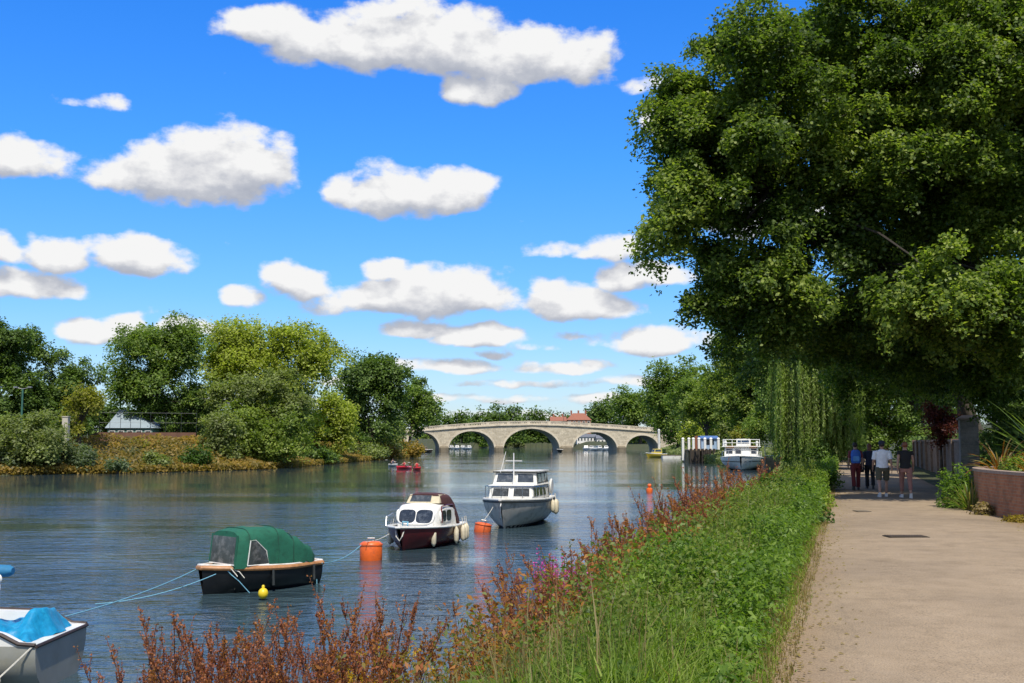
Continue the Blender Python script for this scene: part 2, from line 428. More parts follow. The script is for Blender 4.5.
def build_path():
    rg = random.Random(5); vs = []; fs = []; ys = []
    y = -12.0
    while y < 150: ys.append(y); y += .35 if y < 45 else 3.0
    nx = 14
    ph = [rg.uniform(0, 6) for _ in range(6)]
    for j, y in enumerate(ys):
        l = PL(y) - .30 + .09 * math.sin(y * 1.1 + ph[0]) + .05 * math.sin(y * 2.7 + ph[1]) + rg.uniform(-.02, .02)
        r = PRt(y) + .06 * math.sin(y * 1.3 + ph[2]) + rg.uniform(-.05, .05)
        for i in range(nx):
            t = i / (nx - 1); cam = .035 * (1 - (2 * t - 1) ** 2)
            vs.append((l + (r - l) * t, y, GZ + .006 + cam))
    for j in range(len(ys) - 1):
        for i in range(nx - 1): fs.append((j * nx + i, j * nx + i + 1, (j + 1) * nx + i + 1, (j + 1) * nx + i))
    me = bpy.data.meshes.new('towpath'); me.from_pydata(vs, [], fs); me.update()
    uv = me.uv_layers.new(name='UVMap')
    for p in me.polygons:
        for li in p.loop_indices:
            k = me.loops[li].vertex_index; uv.data[li].uv = ((k % nx) / (nx - 1), ys[k // nx] / 10.0)
    me.polygons.foreach_set('use_smooth', [True] * len(me.polygons))
    m, nt, b, o = new_mat('tan_towpath_surface')
    tc = N(nt, 'ShaderNodeTexCoord')
    def noise(sc, det=8., ro=.7, vec='Object'):
        n = N(nt, 'ShaderNodeTexNoise'); sset(n, Scale=sc, Detail=det, Roughness=ro); nt.links.new(tc.outputs[vec], n.inputs['Vector']); return n
    big, mid, grit = noise(.35), noise(2.2), noise(70., 3., .6)
    r1 = ramp(nt, [(.3, (.248, .190, .128)), (.5, (.305, .236, .162)), (.72, (.345, .27, .19))])
    nt.links.new(mid.outputs['Fac'], r1.inputs['Fac'])
    r2 = ramp(nt, [(.33, (.80, .79, .78)), (.6, (1.05, 1.03, 1.0))]); nt.links.new(big.outputs['Fac'], r2.inputs['Fac'])
    r3 = ramp(nt, [(.25, (.45, .45, .45)), (.5, (1, 1, 1)), (.75, (1.4, 1.36, 1.3))]); nt.links.new(grit.outputs['Fac'], r3.inputs['Fac'])
    a = N(nt, 'ShaderNodeMixRGB', blend_type='MULTIPLY'); a.inputs['Fac'].default_value = 1
    c = N(nt, 'ShaderNodeMixRGB', blend_type='MULTIPLY'); c.inputs['Fac'].default_value = 1
    nt.links.new(r1.outputs[0], a.inputs['Color1']); nt.links.new(r2.outputs[0], a.inputs['Color2'])
    nt.links.new(a.outputs[0], c.inputs['Color1']); nt.links.new(r3.outputs[0], c.inputs['Color2'])
    # trodden earth along the verges
    sx = N(nt, 'ShaderNodeSeparateXYZ'); nt.links.new(tc.outputs['UV'], sx.inputs[0])
    ab = N(nt, 'ShaderNodeMath', operation='SUBTRACT'); ab.inputs[1].default_value = .5; nt.links.new(sx.outputs['X'], ab.inputs[0])
    ab2 = N(nt, 'ShaderNodeMath', operation='ABSOLUTE'); nt.links.new(ab.outputs[0], ab2.inputs[0])
    wob = N(nt, 'ShaderNodeMath', operation='MULTIPLY_ADD'); wob.inputs[1].default_value = .22; nt.links.new(mid.outputs['Fac'], wob.inputs[0]); nt.links.new(ab2.outputs[0], wob.inputs[2])
    mr = N(nt, 'ShaderNodeMapRange'); sset(mr, From_Min=.50, From_Max=.64, To_Max=.85); nt.links.new(wob.outputs[0], mr.inputs['Value'])
    e = N(nt, 'ShaderNodeMixRGB'); e.inputs['Color2'].default_value = (.23, .15, .085, 1)
    nt.links.new(mr.outputs[0], e.inputs['Fac']); nt.links.new(c.outputs[0], e.inputs['Color1'])
    # thin cracks
    vo = N(nt, 'ShaderNodeTexVoronoi', feature='DISTANCE_TO_EDGE'); sset(vo, Scale=.33)
    ds = noise(1.1, 4.); mxv = N(nt, 'ShaderNodeMixRGB'); mxv.inputs['Fac'].default_value = .35
    nt.links.new(tc.outputs['Object'], mxv.inputs['Color1']); nt.links.new(ds.outputs['Color'], mxv.inputs['Color2']); nt.links.new(mxv.outputs[0], vo.inputs['Vector'])
    cr = N(nt, 'ShaderNodeMapRange'); sset(cr, From_Min=.0, From_Max=.008, To_Min=.22, To_Max=0.0); nt.links.new(vo.outputs['Distance'], cr.inputs['Value'])
    k = N(nt, 'ShaderNodeMixRGB'); k.inputs['Color2'].default_value = (.16, .125, .09, 1)
    nt.links.new(cr.outputs[0], k.inputs['Fac']); nt.links.new(e.outputs[0], k.inputs['Color1'])
    nt.links.new(k.outputs[0], b.inputs['Base Color']); sset(b, Roughness=.92); b.inputs['Specular IOR Level'].default_value = .25
    bp = N(nt, 'ShaderNodeBump'); sset(bp, Strength=.5, Distance=.012); nt.links.new(grit.outputs['Fac'], bp.inputs['Height']); nt.links.new(bp.outputs[0], b.inputs['Normal'])
    tag(link_mesh('towpath', me, m), kind='structure')

def build_water():
    mb = MB(); mb.add([(-160, -90, 0), (140, -90, 0), (140, 735, 0), (-160, 735, 0)], [(0, 1, 2, 3)])
    m, nt, b, o = new_mat('river_water')
    tc = N(nt, 'ShaderNodeTexCoord')
    def noise(scale, vec, det=4., ro=.6, dist=0.):
        mp = N(nt, 'ShaderNodeMapping'); mp.inputs['Scale'].default_value = vec; nt.links.new(tc.outputs['Object'], mp.inputs['Vector'])
        n = N(nt, 'ShaderNodeTexNoise'); sset(n, Scale=scale, Detail=det, Roughness=ro, Distortion=dist); nt.links.new(mp.outputs[0], n.inputs['Vector']); return n
    big = noise(.05, (.22, 1.3, 1), 5., .6)
    w1 = noise(1.5, (.55, 1.15, 1), 3., .55, .3); w2 = noise(5.5, (.6, 1.1, 1), 3., .6, .2)
    w3 = noise(.35, (.5, 1.0, 1), 2., .5)
    amp = N(nt, 'ShaderNodeMapRange'); sset(amp, From_Min=.40, From_Max=.57, To_Min=.14, To_Max=1.0); nt.links.new(big.outputs['Fac'], amp.inputs['Value'])
    s1 = N(nt, 'ShaderNodeMath', operation='MULTIPLY_ADD'); s1.inputs[1].default_value = .30
    nt.links.new(w2.outputs['Fac'], s1.inputs[0]); nt.links.new(w1.outputs['Fac'], s1.inputs[2])
    s2 = N(nt, 'ShaderNodeMath', operation='MULTIPLY_ADD'); s2.inputs[1].default_value = 1.2
    nt.links.new(w3.outputs['Fac'], s2.inputs[0]); nt.links.new(s1.outputs[0], s2.inputs[2])
    bp = N(nt, 'ShaderNodeBump'); sset(bp, Distance=.145)
    sy = N(nt, 'ShaderNodeSeparateXYZ'); nt.links.new(tc.outputs['Object'], sy.inputs[0])
    sh = N(nt, 'ShaderNodeMapRange', interpolation_type='SMOOTHSTEP'); sset(sh, From_Min=30., From_Max=105., To_Min=1.0, To_Max=.16); nt.links.new(sy.outputs['Y'], sh.inputs['Value'])
    am = N(nt, 'ShaderNodeMath', operation='MULTIPLY'); nt.links.new(amp.outputs[0], am.inputs[0]); nt.links.new(sh.outputs[0], am.inputs[1])
    nt.links.new(am.outputs[0], bp.inputs['Strength']); nt.links.new(s2.outputs[0], bp.inputs['Height'])
    nt.links.new(bp.outputs[0], b.inputs['Normal'])
    b.inputs['Base Color'].default_value = (.038, .066, .080, 1); sset(b, Roughness=.045, IOR=1.33)
    b.inputs['Specular IOR Level'].default_value = .5
    tag(mb.build('water', m, recalc=False, smooth=False), kind='structure')

# ------------------------------------------------------------------ sky, sun, camera
SUN_EL, SUN_AZ = math.radians(58), math.radians(9)      # azimuth measured from straight behind the camera, to the right
SDIR = Vector((math.sin(SUN_AZ) * math.cos(SUN_EL), -math.cos(SUN_AZ) * math.cos(SUN_EL), math.sin(SUN_EL)))
CLOUDS = [  # column, row, half width, half height, weight
    (285, 28, 80, 26, 1), (345, 42, 88, 36, 1), (425, 40, 118, 44, 1.1), (520, 55, 88, 38, 1), (575, 60, 50, 34, .9), (482, 88, 46, 24, .95), (235, 28, 40, 15, .65),
    (190, 172, 96, 38, 1.0), (235, 165, 64, 46, 1.05), (130, 178, 54, 20, .85), (205, 146, 52, 26, .75),
    (395, 192, 66, 32, 1), (450, 192, 60, 26, 1), (362, 190, 46, 22, .85), (375, 172, 30, 20, .7),
    (18, 160, 48, 22, 1), (50, 251, 36, 24, .95), (142, 252, 60, 25, 1.0), (100, 243, 38, 15, .5), (28, 284, 56, 18, .95), (-5, 248, 24, 20, .9),
    (105, 326, 46, 19, .95), (186, 326, 28, 14, .9),
    (293, 281, 42, 21, .95), (239, 295, 25, 13, .85), (400, 293, 86, 27, 1.05), (450, 291, 82, 34, 1.05), (345, 303, 60, 15, .6), (388, 268, 28, 15, .85),
    (413, 327, 44, 13, .9), (480, 336, 54, 14, .95), (493, 353, 28, 8, .75), (578, 302, 62, 22, 1.05), (558, 288, 38, 15, .65),
    (566, 253, 50, 12, .66), (618, 246, 56, 18, .72), (640, 275, 50, 17, .95), (650, 340, 68, 19, 1.0), (440, 367, 80, 11, .74), (565, 367, 60, 10, .72),
    (660, 118, 36, 22, .85), (645, 86, 38, 11, .55), (118, 104, 24, 9, .55), (90, 106, 22, 6, .42), (520, 386, 80, 7, .64), (630, 382, 60, 9, .66),
    (470, 400, 110, 6, .6), (600, 399, 90, 6, .62), (550, 414, 160, 7, .6), (350, 385, 60, 7, .55), (250, 400, 120, 8, .6), (690, 405, 90, 9, .65), (565, 335, 34, 6, .5), (530, 347, 30, 6, .48),
    (760, 210, 80, 30, 1), (900, 90, 110, 40, 1), (960, 300, 90, 26, 1), (-130, 90, 90, 34, 1), (-180, 240, 100, 26, 1), (1180, 180, 110, 40, 1)]

def build_sky():
    w = bpy.data.worlds.new('World'); SC.world = w; w.use_nodes = True
    nt = w.node_tree; nt.nodes.clear(); L = nt.links.new
    # density group
    g = bpy.data.node_groups.new('cumulus', 'ShaderNodeTree')
    g.interface.new_socket('P', in_out='INPUT', socket_type='NodeSocketVector')
    g.interface.new_socket('D', in_out='OUTPUT', socket_type='NodeSocketFloat')
    gi = g.nodes.new('NodeGroupInput'); go = g.nodes.new('NodeGroupOutput'); GL = g.links.new
    gs = N(g, 'ShaderNodeVectorMath', operation='MULTIPLY'); gs.inputs[1].default_value = (1, 1.5, 1); GL(gi.outputs[0], gs.inputs[0])
    nz = N(g, 'ShaderNodeTexNoise'); sset(nz, Scale=26.0, Detail=9.0, Roughness=.57); GL(gs.outputs[0], nz.inputs['Vector'])
    wz = N(g, 'ShaderNodeTexNoise'); sset(wz, Scale=14.0, Detail=3.0); GL(gs.outputs[0], wz.inputs['Vector'])
    wm = N(g, 'ShaderNodeVectorMath', operation='MULTIPLY_ADD'); wm.inputs[1].default_value = (.05, .025, 0); wm.inputs[2].default_value = (-.025, -.0125, 0)
    GL(wz.outputs['Color'], wm.inputs[0])
    pp = N(g, 'ShaderNodeVectorMath', operation='ADD'); GL(gi.outputs[0], pp.inputs[0]); GL(wm.outputs[0], pp.inputs[1])
    acc = None
    for (cx, cy, hw, hh, wt) in CLOUDS:
        r = ray(cx, cy); az = math.atan2(r[0], r[1]); el = math.asin(r[2] / math.sqrt(sum(v * v for v in r)))
        sx, sy = F / (hw * 1.17), F / (hh * 1.27)
        a = N(g, 'ShaderNodeVectorMath', operation='MULTIPLY_ADD'); a.inputs[1].default_value = (sx, sy, 0); a.inputs[2].default_value = (-az * sx, -(el - .15 * hh / F) * sy, 0)
        GL(pp.outputs[0], a.inputs[0])
        b = N(g, 'ShaderNodeVectorMath', operation='MULTIPLY'); b.inputs[1].default_value = (1, 1.55, 1); GL(a.outputs[0], b.inputs[0])
        c = N(g, 'ShaderNodeVectorMath', operation='MINIMUM'); GL(a.outputs[0], c.inputs[0]); GL(b.outputs[0], c.inputs[1])
        d = N(g, 'ShaderNodeVectorMath', operation='DOT_PRODUCT'); GL(c.outputs[0], d.inputs[0]); GL(c.outputs[0], d.inputs[1])
        e = N(g, 'ShaderNodeMath', operation='MULTIPLY_ADD'); e.inputs[1].default_value = -wt; e.inputs[2].default_value = wt; GL(d.outputs['Value'], e.inputs[0])
        if acc is None: f = N(g, 'ShaderNodeMath', operation='MAXIMUM'); f.inputs[1].default_value = 0; GL(e.outputs[0], f.inputs[0])
        else:
            f = N(g, 'ShaderNodeMath', operation='SMOOTH_MAX'); f.inputs[2].default_value = .25; GL(e.outputs[0], f.inputs[0]); GL(acc.outputs[0], f.inputs[1])
        acc = f
    h = N(g, 'ShaderNodeMath', operation='MULTIPLY_ADD'); h.inputs[1].default_value = 1.5; GL(nz.outputs['Fac'], h.inputs[0]); GL(acc.outputs[0], h.inputs[2])
    GL(h.outputs[0], go.inputs[0])
    # direction -> azimuth, elevation
    tc = N(nt, 'ShaderNodeTexCoord'); sp = N(nt, 'ShaderNodeSeparateXYZ'); L(tc.outputs['Generated'], sp.inputs[0])
    az = N(nt, 'ShaderNodeMath', operation='ARCTAN2'); L(sp.outputs['X'], az.inputs[0]); L(sp.outputs['Y'], az.inputs[1])
    el = N(nt, 'ShaderNodeMath', operation='ARCSINE'); L(sp.outputs['Z'], el.inputs[0])
    P = N(nt, 'ShaderNodeCombineXYZ'); L(az.outputs[0], P.inputs[0]); L(el.outputs[0], P.inputs[1])
    P2 = N(nt, 'ShaderNodeVectorMath', operation='ADD'); P2.inputs[1].default_value = (.003, .019, 0); L(P.outputs[0], P2.inputs[0])
    G1 = N(nt, 'ShaderNodeGroup'); G1.node_tree = g; L(P.outputs[0], G1.inputs[0])
    G2 = N(nt, 'ShaderNodeGroup'); G2.node_tree = g; L(P2.outputs[0], G2.inputs[0])
    dens = N(nt, 'ShaderNodeMapRange', interpolation_type='SMOOTHSTEP'); sset(dens, From_Min=1.0, From_Max=1.40); L(G1.outputs[0], dens.inputs['Value'])
    df = N(nt, 'ShaderNodeMath', operation='SUBTRACT'); L(G1.outputs[0], df.inputs[0]); L(G2.outputs[0], df.inputs[1])
    lit = N(nt, 'ShaderNodeMapRange'); sset(lit, From_Min=-.50, From_Max=.60); L(df.outputs[0], lit.inputs['Value'])
    cc = ramp(nt, [(0, (.43, .46, .54)), (.3, (.52, .545, .61)), (.52, (.70, .71, .745)), (.8, (.92, .92, .92))]); L(lit.outputs[0], cc.inputs['Fac'])
    # sky
    sky = N(nt, 'ShaderNodeTexSky', sky_type='NISHITA'); sky.sun_disc = False
    sky.sun_elevation = SUN_EL; sky.sun_rotation = math.atan2(SDIR.x, SDIR.y); sky.air_density = 1.0; sky.dust_density = .35; sky.ozone_density = 2.2
    tint = ramp(nt, [(0, (.66, .74, .96)), (.06, (.60, .77, 1.04)), (.13, (.43, .78, 1.2)), (.25, (.27, .80, 1.45)), (.40, (.17, .76, 1.62)), (1, (.3, .7, 1.2))]); L(sp.outputs['Z'], tint.inputs['Fac'])
    tm = N(nt, 'ShaderNodeMixRGB', blend_type='MULTIPLY'); tm.inputs['Fac'].default_value = 1; L(sky.outputs[0], tm.inputs['Color1']); L(tint.outputs[0], tm.inputs['Color2'])
    b1 = N(nt, 'ShaderNodeBackground'); b1.inputs['Strength'].default_value = .15; L(tm.outputs[0], b1.inputs['Color'])
    b2 = N(nt, 'ShaderNodeBackground'); b2.inputs['Strength'].default_value = 1.0; L(cc.outputs[0], b2.inputs['Color'])
    mx = N(nt, 'ShaderNodeMixShader'); L(dens.outputs[0], mx.inputs[0]); L(b1.outputs[0], mx.inputs[1]); L(b2.outputs[0], mx.inputs[2])
    # unseen clouds added overhead and behind the viewer for a whiter fill light
    nb = N(nt, 'ShaderNodeTexNoise'); sset(nb, Scale=2.6, Detail=7.0, Roughness=.55); L(tc.outputs['Generated'], nb.inputs['Vector'])
    cb = N(nt, 'ShaderNodeMapRange', interpolation_type='SMOOTHSTEP'); sset(cb, From_Min=.43, From_Max=.56); L(nb.outputs['Fac'], cb.inputs['Value'])
    mz = N(nt, 'ShaderNodeMapRange', interpolation_type='SMOOTHSTEP'); sset(mz, From_Min=.46, From_Max=.62); L(sp.outputs['Z'], mz.inputs['Value'])
    my = N(nt, 'ShaderNodeMapRange', interpolation_type='SMOOTHSTEP'); sset(my, From_Min=.25, From_Max=-.15, To_Min=0, To_Max=1); L(sp.outputs['Y'], my.inputs['Value'])
    mm = N(nt, 'ShaderNodeMath', operation='MAXIMUM'); L(mz.outputs[0], mm.inputs[0]); L(my.outputs[0], mm.inputs[1])
    cf = N(nt, 'ShaderNodeMath', operation='MULTIPLY'); L(mm.outputs[0], cf.inputs[0]); L(cb.outputs[0], cf.inputs[1])
    b3 = N(nt, 'ShaderNodeBackground'); b3.inputs['Color'].default_value = (.62, .62, .63, 1); b3.inputs['Strength'].default_value = 1.0
    mx2 = N(nt, 'ShaderNodeMixShader'); L(cf.outputs[0], mx2.inputs[0]); L(mx.outputs[0], mx2.inputs[1]); L(b3.outputs[0], mx2.inputs[2])
    out = N(nt, 'ShaderNodeOutputWorld'); L(mx2.outputs[0], out.inputs[0])
    sl = bpy.data.lights.new('sun', 'SUN'); sl.energy = 5.0; sl.angle = math.radians(.5); sl.color = (1, .94, .82)
    so = bpy.data.objects.new('sun', sl); COL.objects.link(so); so.rotation_euler = SDIR.to_track_quat('Z', 'Y').to_euler(); so.location = (0, 0, 60)

def build_camera():
    cd = bpy.data.cameras.new('camera'); cd.sensor_width = 36; cd.lens = 36 * F / 1024; cd.clip_end = 12000; cd.clip_start = .1
    co = bpy.data.objects.new('camera', cd); COL.objects.link(co)
    co.location = (0, 0, H); co.rotation_euler = (PI / 2 + PITCH, 0, 0); SC.camera = co
    SC.view_settings.view_transform = 'Standard'; SC.view_settings.look = 'None'; SC.view_settings.exposure = 0
    SC.cycles.use_denoising = True
    SC.cycles.max_bounces = 6; SC.cycles.diffuse_bounces = 3; SC.cycles.glossy_bounces = 3; SC.cycles.transmission_bounces = 3; SC.cycles.transparent_max_bounces = 4
    SC.cycles.caustics_reflective = False; SC.cycles.caustics_refractive = False
#PART2
# ------------------------------------------------------------------ trees
LEAF = {
 'fresh': ((0.12, 0.18, 0.025), (0.22, 0.3, 0.045), (0.34, 0.4, 0.09)),
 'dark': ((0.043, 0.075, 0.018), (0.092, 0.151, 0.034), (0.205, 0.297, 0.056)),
 'mid': ((0.063, 0.109, 0.025), (0.14, 0.21, 0.042), (0.28, 0.35, 0.077)),
 'bright': ((0.075, 0.115, 0.023), (0.167, 0.23, 0.04), (0.31, 0.368, 0.081)),
 'lime': ((0.12, 0.15, 0.022), (0.282, 0.323, 0.047), (0.476, 0.521, 0.104)),
 'olive': ((0.09, 0.11, 0.038), (0.186, 0.224, 0.077), (0.342, 0.385, 0.145)),
 'grey': ((0.05, 0.075, 0.036), (0.111, 0.148, 0.078), (0.225, 0.277, 0.153)),
 'yellow': ((0.099, 0.116, 0.02), (0.241, 0.241, 0.04), (0.431, 0.39, 0.071)),
 'plane': ((0.022, 0.048, 0.009), (0.105, 0.162, 0.026), (0.37, 0.425, 0.09)),
 'willow': ((0.093, 0.132, 0.031), (0.217, 0.294, 0.07), (0.435, 0.528, 0.155)),
 'red': ((0.052, 0.013, 0.013), (0.117, 0.029, 0.023), (0.208, 0.065, 0.039)),
 'nettle': ((0.039, 0.083, 0.012), (0.116, 0.201, 0.024), (0.256, 0.354, 0.055)),
 'grass': ((0.075, 0.12, 0.018), (0.15, 0.22, 0.03), (0.27, 0.31, 0.07)),
 'dock': ((0.17, 0.045, 0.022), (0.36, 0.12, 0.05), (0.5, 0.23, 0.1)),
 'rust': ((0.16, 0.05, 0.015), (0.36, 0.135, 0.03), (0.52, 0.25, 0.06)),
 'straw': ((0.16, 0.115, 0.05), (0.27, 0.2, 0.09), (0.4, 0.32, 0.16)),
 'gold': ((0.14, 0.1, 0.02), (0.26, 0.19, 0.03), (0.4, 0.3, 0.05)),
 'magenta': ((0.42, 0.03, 0.28), (0.62, 0.07, 0.42), (0.78, 0.2, 0.62)),
 'yellowflower': ((0.5, 0.32, 0.01), (0.65, 0.45, 0.02), (0.75, 0.55, 0.03)),
 'bankherb': ((0.09, 0.085, 0.02), (0.24, 0.175, 0.035), (0.42, 0.26, 0.06)),
 'orange': ((0.3, 0.09, 0.015), (0.5, 0.17, 0.03), (0.62, 0.28, 0.06)),
 'weed': ((0.07, 0.1, 0.015), (0.15, 0.2, 0.03), (0.24, 0.28, 0.06)),
 'bush': ((0.02, 0.05, 0.01), (0.055, 0.11, 0.018), (0.13, 0.22, 0.035)),
}
LM = {}
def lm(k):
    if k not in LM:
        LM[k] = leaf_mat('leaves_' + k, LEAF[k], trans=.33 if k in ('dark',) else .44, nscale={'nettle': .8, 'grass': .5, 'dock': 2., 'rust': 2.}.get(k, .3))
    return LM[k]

def build_trees():
    lb = 'trees on the far bank'
    T = tree_px
    T('broadleaf_tree', 'tall dark tree cut off by the left edge of the picture', -12, 302, 470, 40, 133, lm('dark'), 11, extra=[(16, 345, 30, 36), (-40, 340, 40, 60), (8, 400, 46, 45)], group=lb, dens=8.5)
    T('broadleaf_tree', 'dark round-topped tree right of the tall one at the left edge', 62, 341, 452, 38, 138, lm('dark'), 12, extra=[(40, 350, 22, 24), (78, 400, 24, 44), (55, 420, 40, 30)], group=lb, dens=8.5)
    T('broadleaf_tree', 'small yellow-green tree with a thin crown above the concrete post', 80, 386, 432, 27, 124, lm('yellow'), 13, dens=3.0, extra=[(92, 398, 16, 14)], group=lb, ground=3.0)
    T('broadleaf_tree', 'mid green rounded tree behind the pale-roofed pavilion', 152, 321, 440, 46, 150, lm('mid'), 14, extra=[(128, 375, 27, 40), (185, 350, 24, 40), (150, 345, 38, 26)], group=lb)
    T('broadleaf_tree', 'dark green spreading shrub tree below the rounded one, right of the pavilion', 178, 388, 437, 44, 152, lm('dark'), 15, extra=[(205, 400, 24, 26), (160, 408, 24, 20)], group=lb)
    T('broadleaf_tree', 'biggest yellow-green tree in the middle of the far bank', 272, 319, 440, 62, 166, lm('lime'), 16, extra=[(232, 345, 36, 34), (320, 355, 27, 40), (258, 340, 40, 28), (300, 340, 36, 26), (222, 372, 24, 30)], group=lb)
    T('willow_tree', 'grey-olive willow in front of the biggest yellow-green tree', 252, 372, 445, 36, 147, lm('olive'), 17, extra=[(226, 392, 22, 24), (285, 400, 26, 36), (300, 415, 22, 28)], group=lb, dens=5)
    T('broadleaf_tree', 'bright fresh-green bush leaning over the water below the willow', 266, 391, 472, 45, 145, lm('bright'), 18, extra=[(292, 435, 27, 34), (245, 425, 30, 40)], group=lb, ground=.8)
    T('broadleaf_tree', 'small olive-yellow bush left of the bright overhanging bush', 222, 407, 460, 24, 138, lm('olive'), 19, group=lb, ground=1.2)
    T('broadleaf_tree', 'narrow light green tree between the big lime tree and the dark one', 336, 384, 452, 24, 184, lm('lime'), 20, extra=[(345, 420, 16, 28)], group=lb)
    T('broadleaf_tree', 'dark tree with a domed crown right of the big lime tree', 372, 358, 455, 38, 214, lm('dark'), 21, extra=[(395, 385, 24, 40), (352, 385, 20, 34), (372, 372, 34, 20)], group=lb)
    T('broadleaf_tree', 'mid green tree at the left end of the bridge', 419, 378, 430, 23, 258, lm('mid'), 22, base_px=409, extra=[(398, 418, 15, 38), (429, 408, 14, 16)], group=lb)
    T('conifer_tree', 'thin pointed dark conifer poking up behind the tree at the bridge end', 418, 374, 440, 7, 262, lm('dark'), 23, group=lb)
    T('broadleaf_tree', 'light green bush on the bank left of the kayaks', 386, 420, 462, 19, 228, lm('olive'), 24, group=lb, ground=1.0)
    sb = 'bushes along the far waterline'
    for i, (pc, top, bot, hw, Y, k, la) in enumerate([
        (28, 408, 478, 40, 117, 'olive', 'large grey-green bush at the water below the lamp pole'),
        (-25, 400, 478, 30, 117, 'dark', 'dark bush cut by the left edge at the water'),
        (72, 436, 477, 26, 119.5, 'grey', 'grey leafy bush at the water below the concrete post'),
        (8, 446, 480, 22, 116, 'grey', 'pale grey low bush touching the water at the left edge'),
        (318, 446, 466, 24, 168, 'dark', 'dark low bush in shadow right of the bright overhanging bush'),
        (364, 440, 463, 22, 206, 'olive', 'olive bush at the water below the dark domed tree')]):
        T('waterside_bush', la, pc, top, bot, hw, Y, lm(k), 40 + i, cat='bush', group=sb, ground=.3, extra=[(pc + hw * .4, (top + bot) / 2 + 4, hw * .6, (bot - top) * .35)])
    for i, (pc, top, bot, hw, k, la) in enumerate([(118, 458, 474, 15, 'grey', 'low grey-green bush at the water below the pavilion'), (158, 452, 472, 17, 'olive', 'low olive bush at the water below the right end of the brown wall'),
        (196, 446, 471, 16, 'bush', 'small dark green bush at the water left of the olive-yellow bush'), (138, 441, 458, 13, 'yellow', 'small yellowish bush halfway up the far bank below the wall')]):
        Y = 3740 / (bot - 442) + 1.5 if pc != 138 else 131
        T('waterside_bush', la, pc, top, bot, hw, Y, lm(k), 140 + i, cat='bush', group=sb, ground=.2 if pc != 138 else 1.5)
    T('waterside_bush', 'ochre bush on the bank end nearest the bridge', 408, 438, 460, 16, 243, lm('bankherb'), 48, cat='bush', group=sb, ground=.3)
    T('waterside_bush', 'yellow-brown bush left of the ochre one at the bank end', 384, 446, 463, 18, 222, lm('bankherb'), 49, cat='bush', group=sb, ground=.3)
    # beyond the bridge
    fb = 'trees beyond the bridge'
    for i, (pc, top, hw, Y, la) in enumerate([
        (462, 409, 9, 520, 'small round dark tree at the left behind the bridge'), (478, 411, 12, 560, 'low dark tree right of the small round one behind the bridge'),
        (506, 398, 16, 560, 'tallest dark tree above the middle of the bridge'), (528, 407, 14, 600, 'dark tree right of the tallest behind the bridge'),
        (549, 408, 13, 600, 'dark tree left of the red-roofed houses behind the bridge'), (493, 407, 11, 540, 'dark tree left of the tallest behind the bridge'),
        (440, 418, 14, 560, 'low tree half hidden by the far bank behind the bridge'), (570, 420, 12, 700, 'low dark tree behind the red-roofed houses'),
        (592, 413, 9, 660, 'low dark tree right of the red-roofed houses')]):
        T('distant_tree', la, pc, top, 452, hw, Y, lm('dark'), 60 + i, group=fb, ground=3, extra=[(pc - hw * .5, 428, hw * .8, 18), (pc + hw * .6, 430, hw * .8, 18)], dens=5)
    for i, (pc, hw, Y, la) in enumerate([(470, 26, 640, 'bush seen through the second arch of the bridge'), (522, 28, 700, 'bush seen through the middle arch of the bridge'), (560, 22, 690, 'bush seen behind the third pier of the bridge'), (640, 26, 500, 'bush seen through the right hand arch of the bridge'), (430, 24, 560, 'bush seen through the left hand arch of the bridge')]):
        T('distant_bush', la, pc, 428, 452, hw, Y, lm('olive' if i % 2 else 'mid'), 80 + i, cat='bush', group='bushes beyond the bridge', ground=.5, dens=5)
    # right bank
    rb = 'trees on the right bank'
    T('broadleaf_tree', 'round dark tree at the right end of the bridge', 612, 397, 448, 21, 640, lm('dark'), 91, group=rb, extra=[(597, 415, 13, 16)], ground=3)
    T('broadleaf_tree', 'mid green tree behind the right end of the bridge', 640, 388, 448, 26, 480, lm('mid'), 92, group=rb, extra=[(626, 405, 18, 24)], ground=3)
    T('broadleaf_tree', 'tree with two rounded tops in front of the right bridge end', 678, 374, 452, 32, 300, lm('mid'), 93, group=rb, extra=[(658, 390, 22, 34), (690, 385, 22, 34)], dens=7)
    T('broadleaf_tree', 'broad green tree above the blue kiosk', 716, 362, 446, 40, 215, lm('mid'), 94, group=rb, extra=[(690, 395, 26, 34), (735, 385, 30, 40)], dens=7)
    T('broadleaf_tree', 'dark tall tree behind the white passenger boat', 752, 318, 446, 42, 168, lm('plane'), 95, group=rb, extra=[(735, 372, 30, 50), (775, 370, 34, 60)], dens=7)
    T('broadleaf_tree', 'light green rounded tree in front of the tall one, above the jetty', 706, 380, 440, 28, 190, lm('bright'), 96, group=rb, extra=[(728, 392, 24, 34)], dens=6)
    T('clipped_bush', 'light yellow-green bush left of the blue kiosk', 690, 420, 448, 15, 206, lm('lime'), 97, cat='bush', group='bushes on the jetty bank')
    T('clipped_bush', 'olive bush right of the blue kiosk', 724, 422, 446, 16, 204, lm('olive'), 98, cat='bush', group='bushes on the jetty bank')
    T('clipped_bush', 'brownish yellow bush above the white passenger boat', 745, 425, 447, 16, 164, lm('yellow'), 99, cat='bush', group='bushes on the jetty bank')
    # under and behind the big tree
    T('broadleaf_tree', 'sunlit green tree over the far end of the towpath behind the walkers', 884, 352, 462, 62, 96, lm('mid'), 101, group=rb, extra=[(850, 400, 34, 30), (915, 395, 40, 30)], dens=6, rmin=.5, trunk_r=.3)
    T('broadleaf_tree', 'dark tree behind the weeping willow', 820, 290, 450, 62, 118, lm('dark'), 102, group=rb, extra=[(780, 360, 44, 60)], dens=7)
    T('broadleaf_tree', 'dark overhanging tree beyond the garden wall', 960, 215, 425, 84, 66, lm('dark'), 103, group=rb, extra=[(1030, 330, 60, 80), (900, 270, 60, 60)], dens=6, ground=GZ, trunk_r=.4)
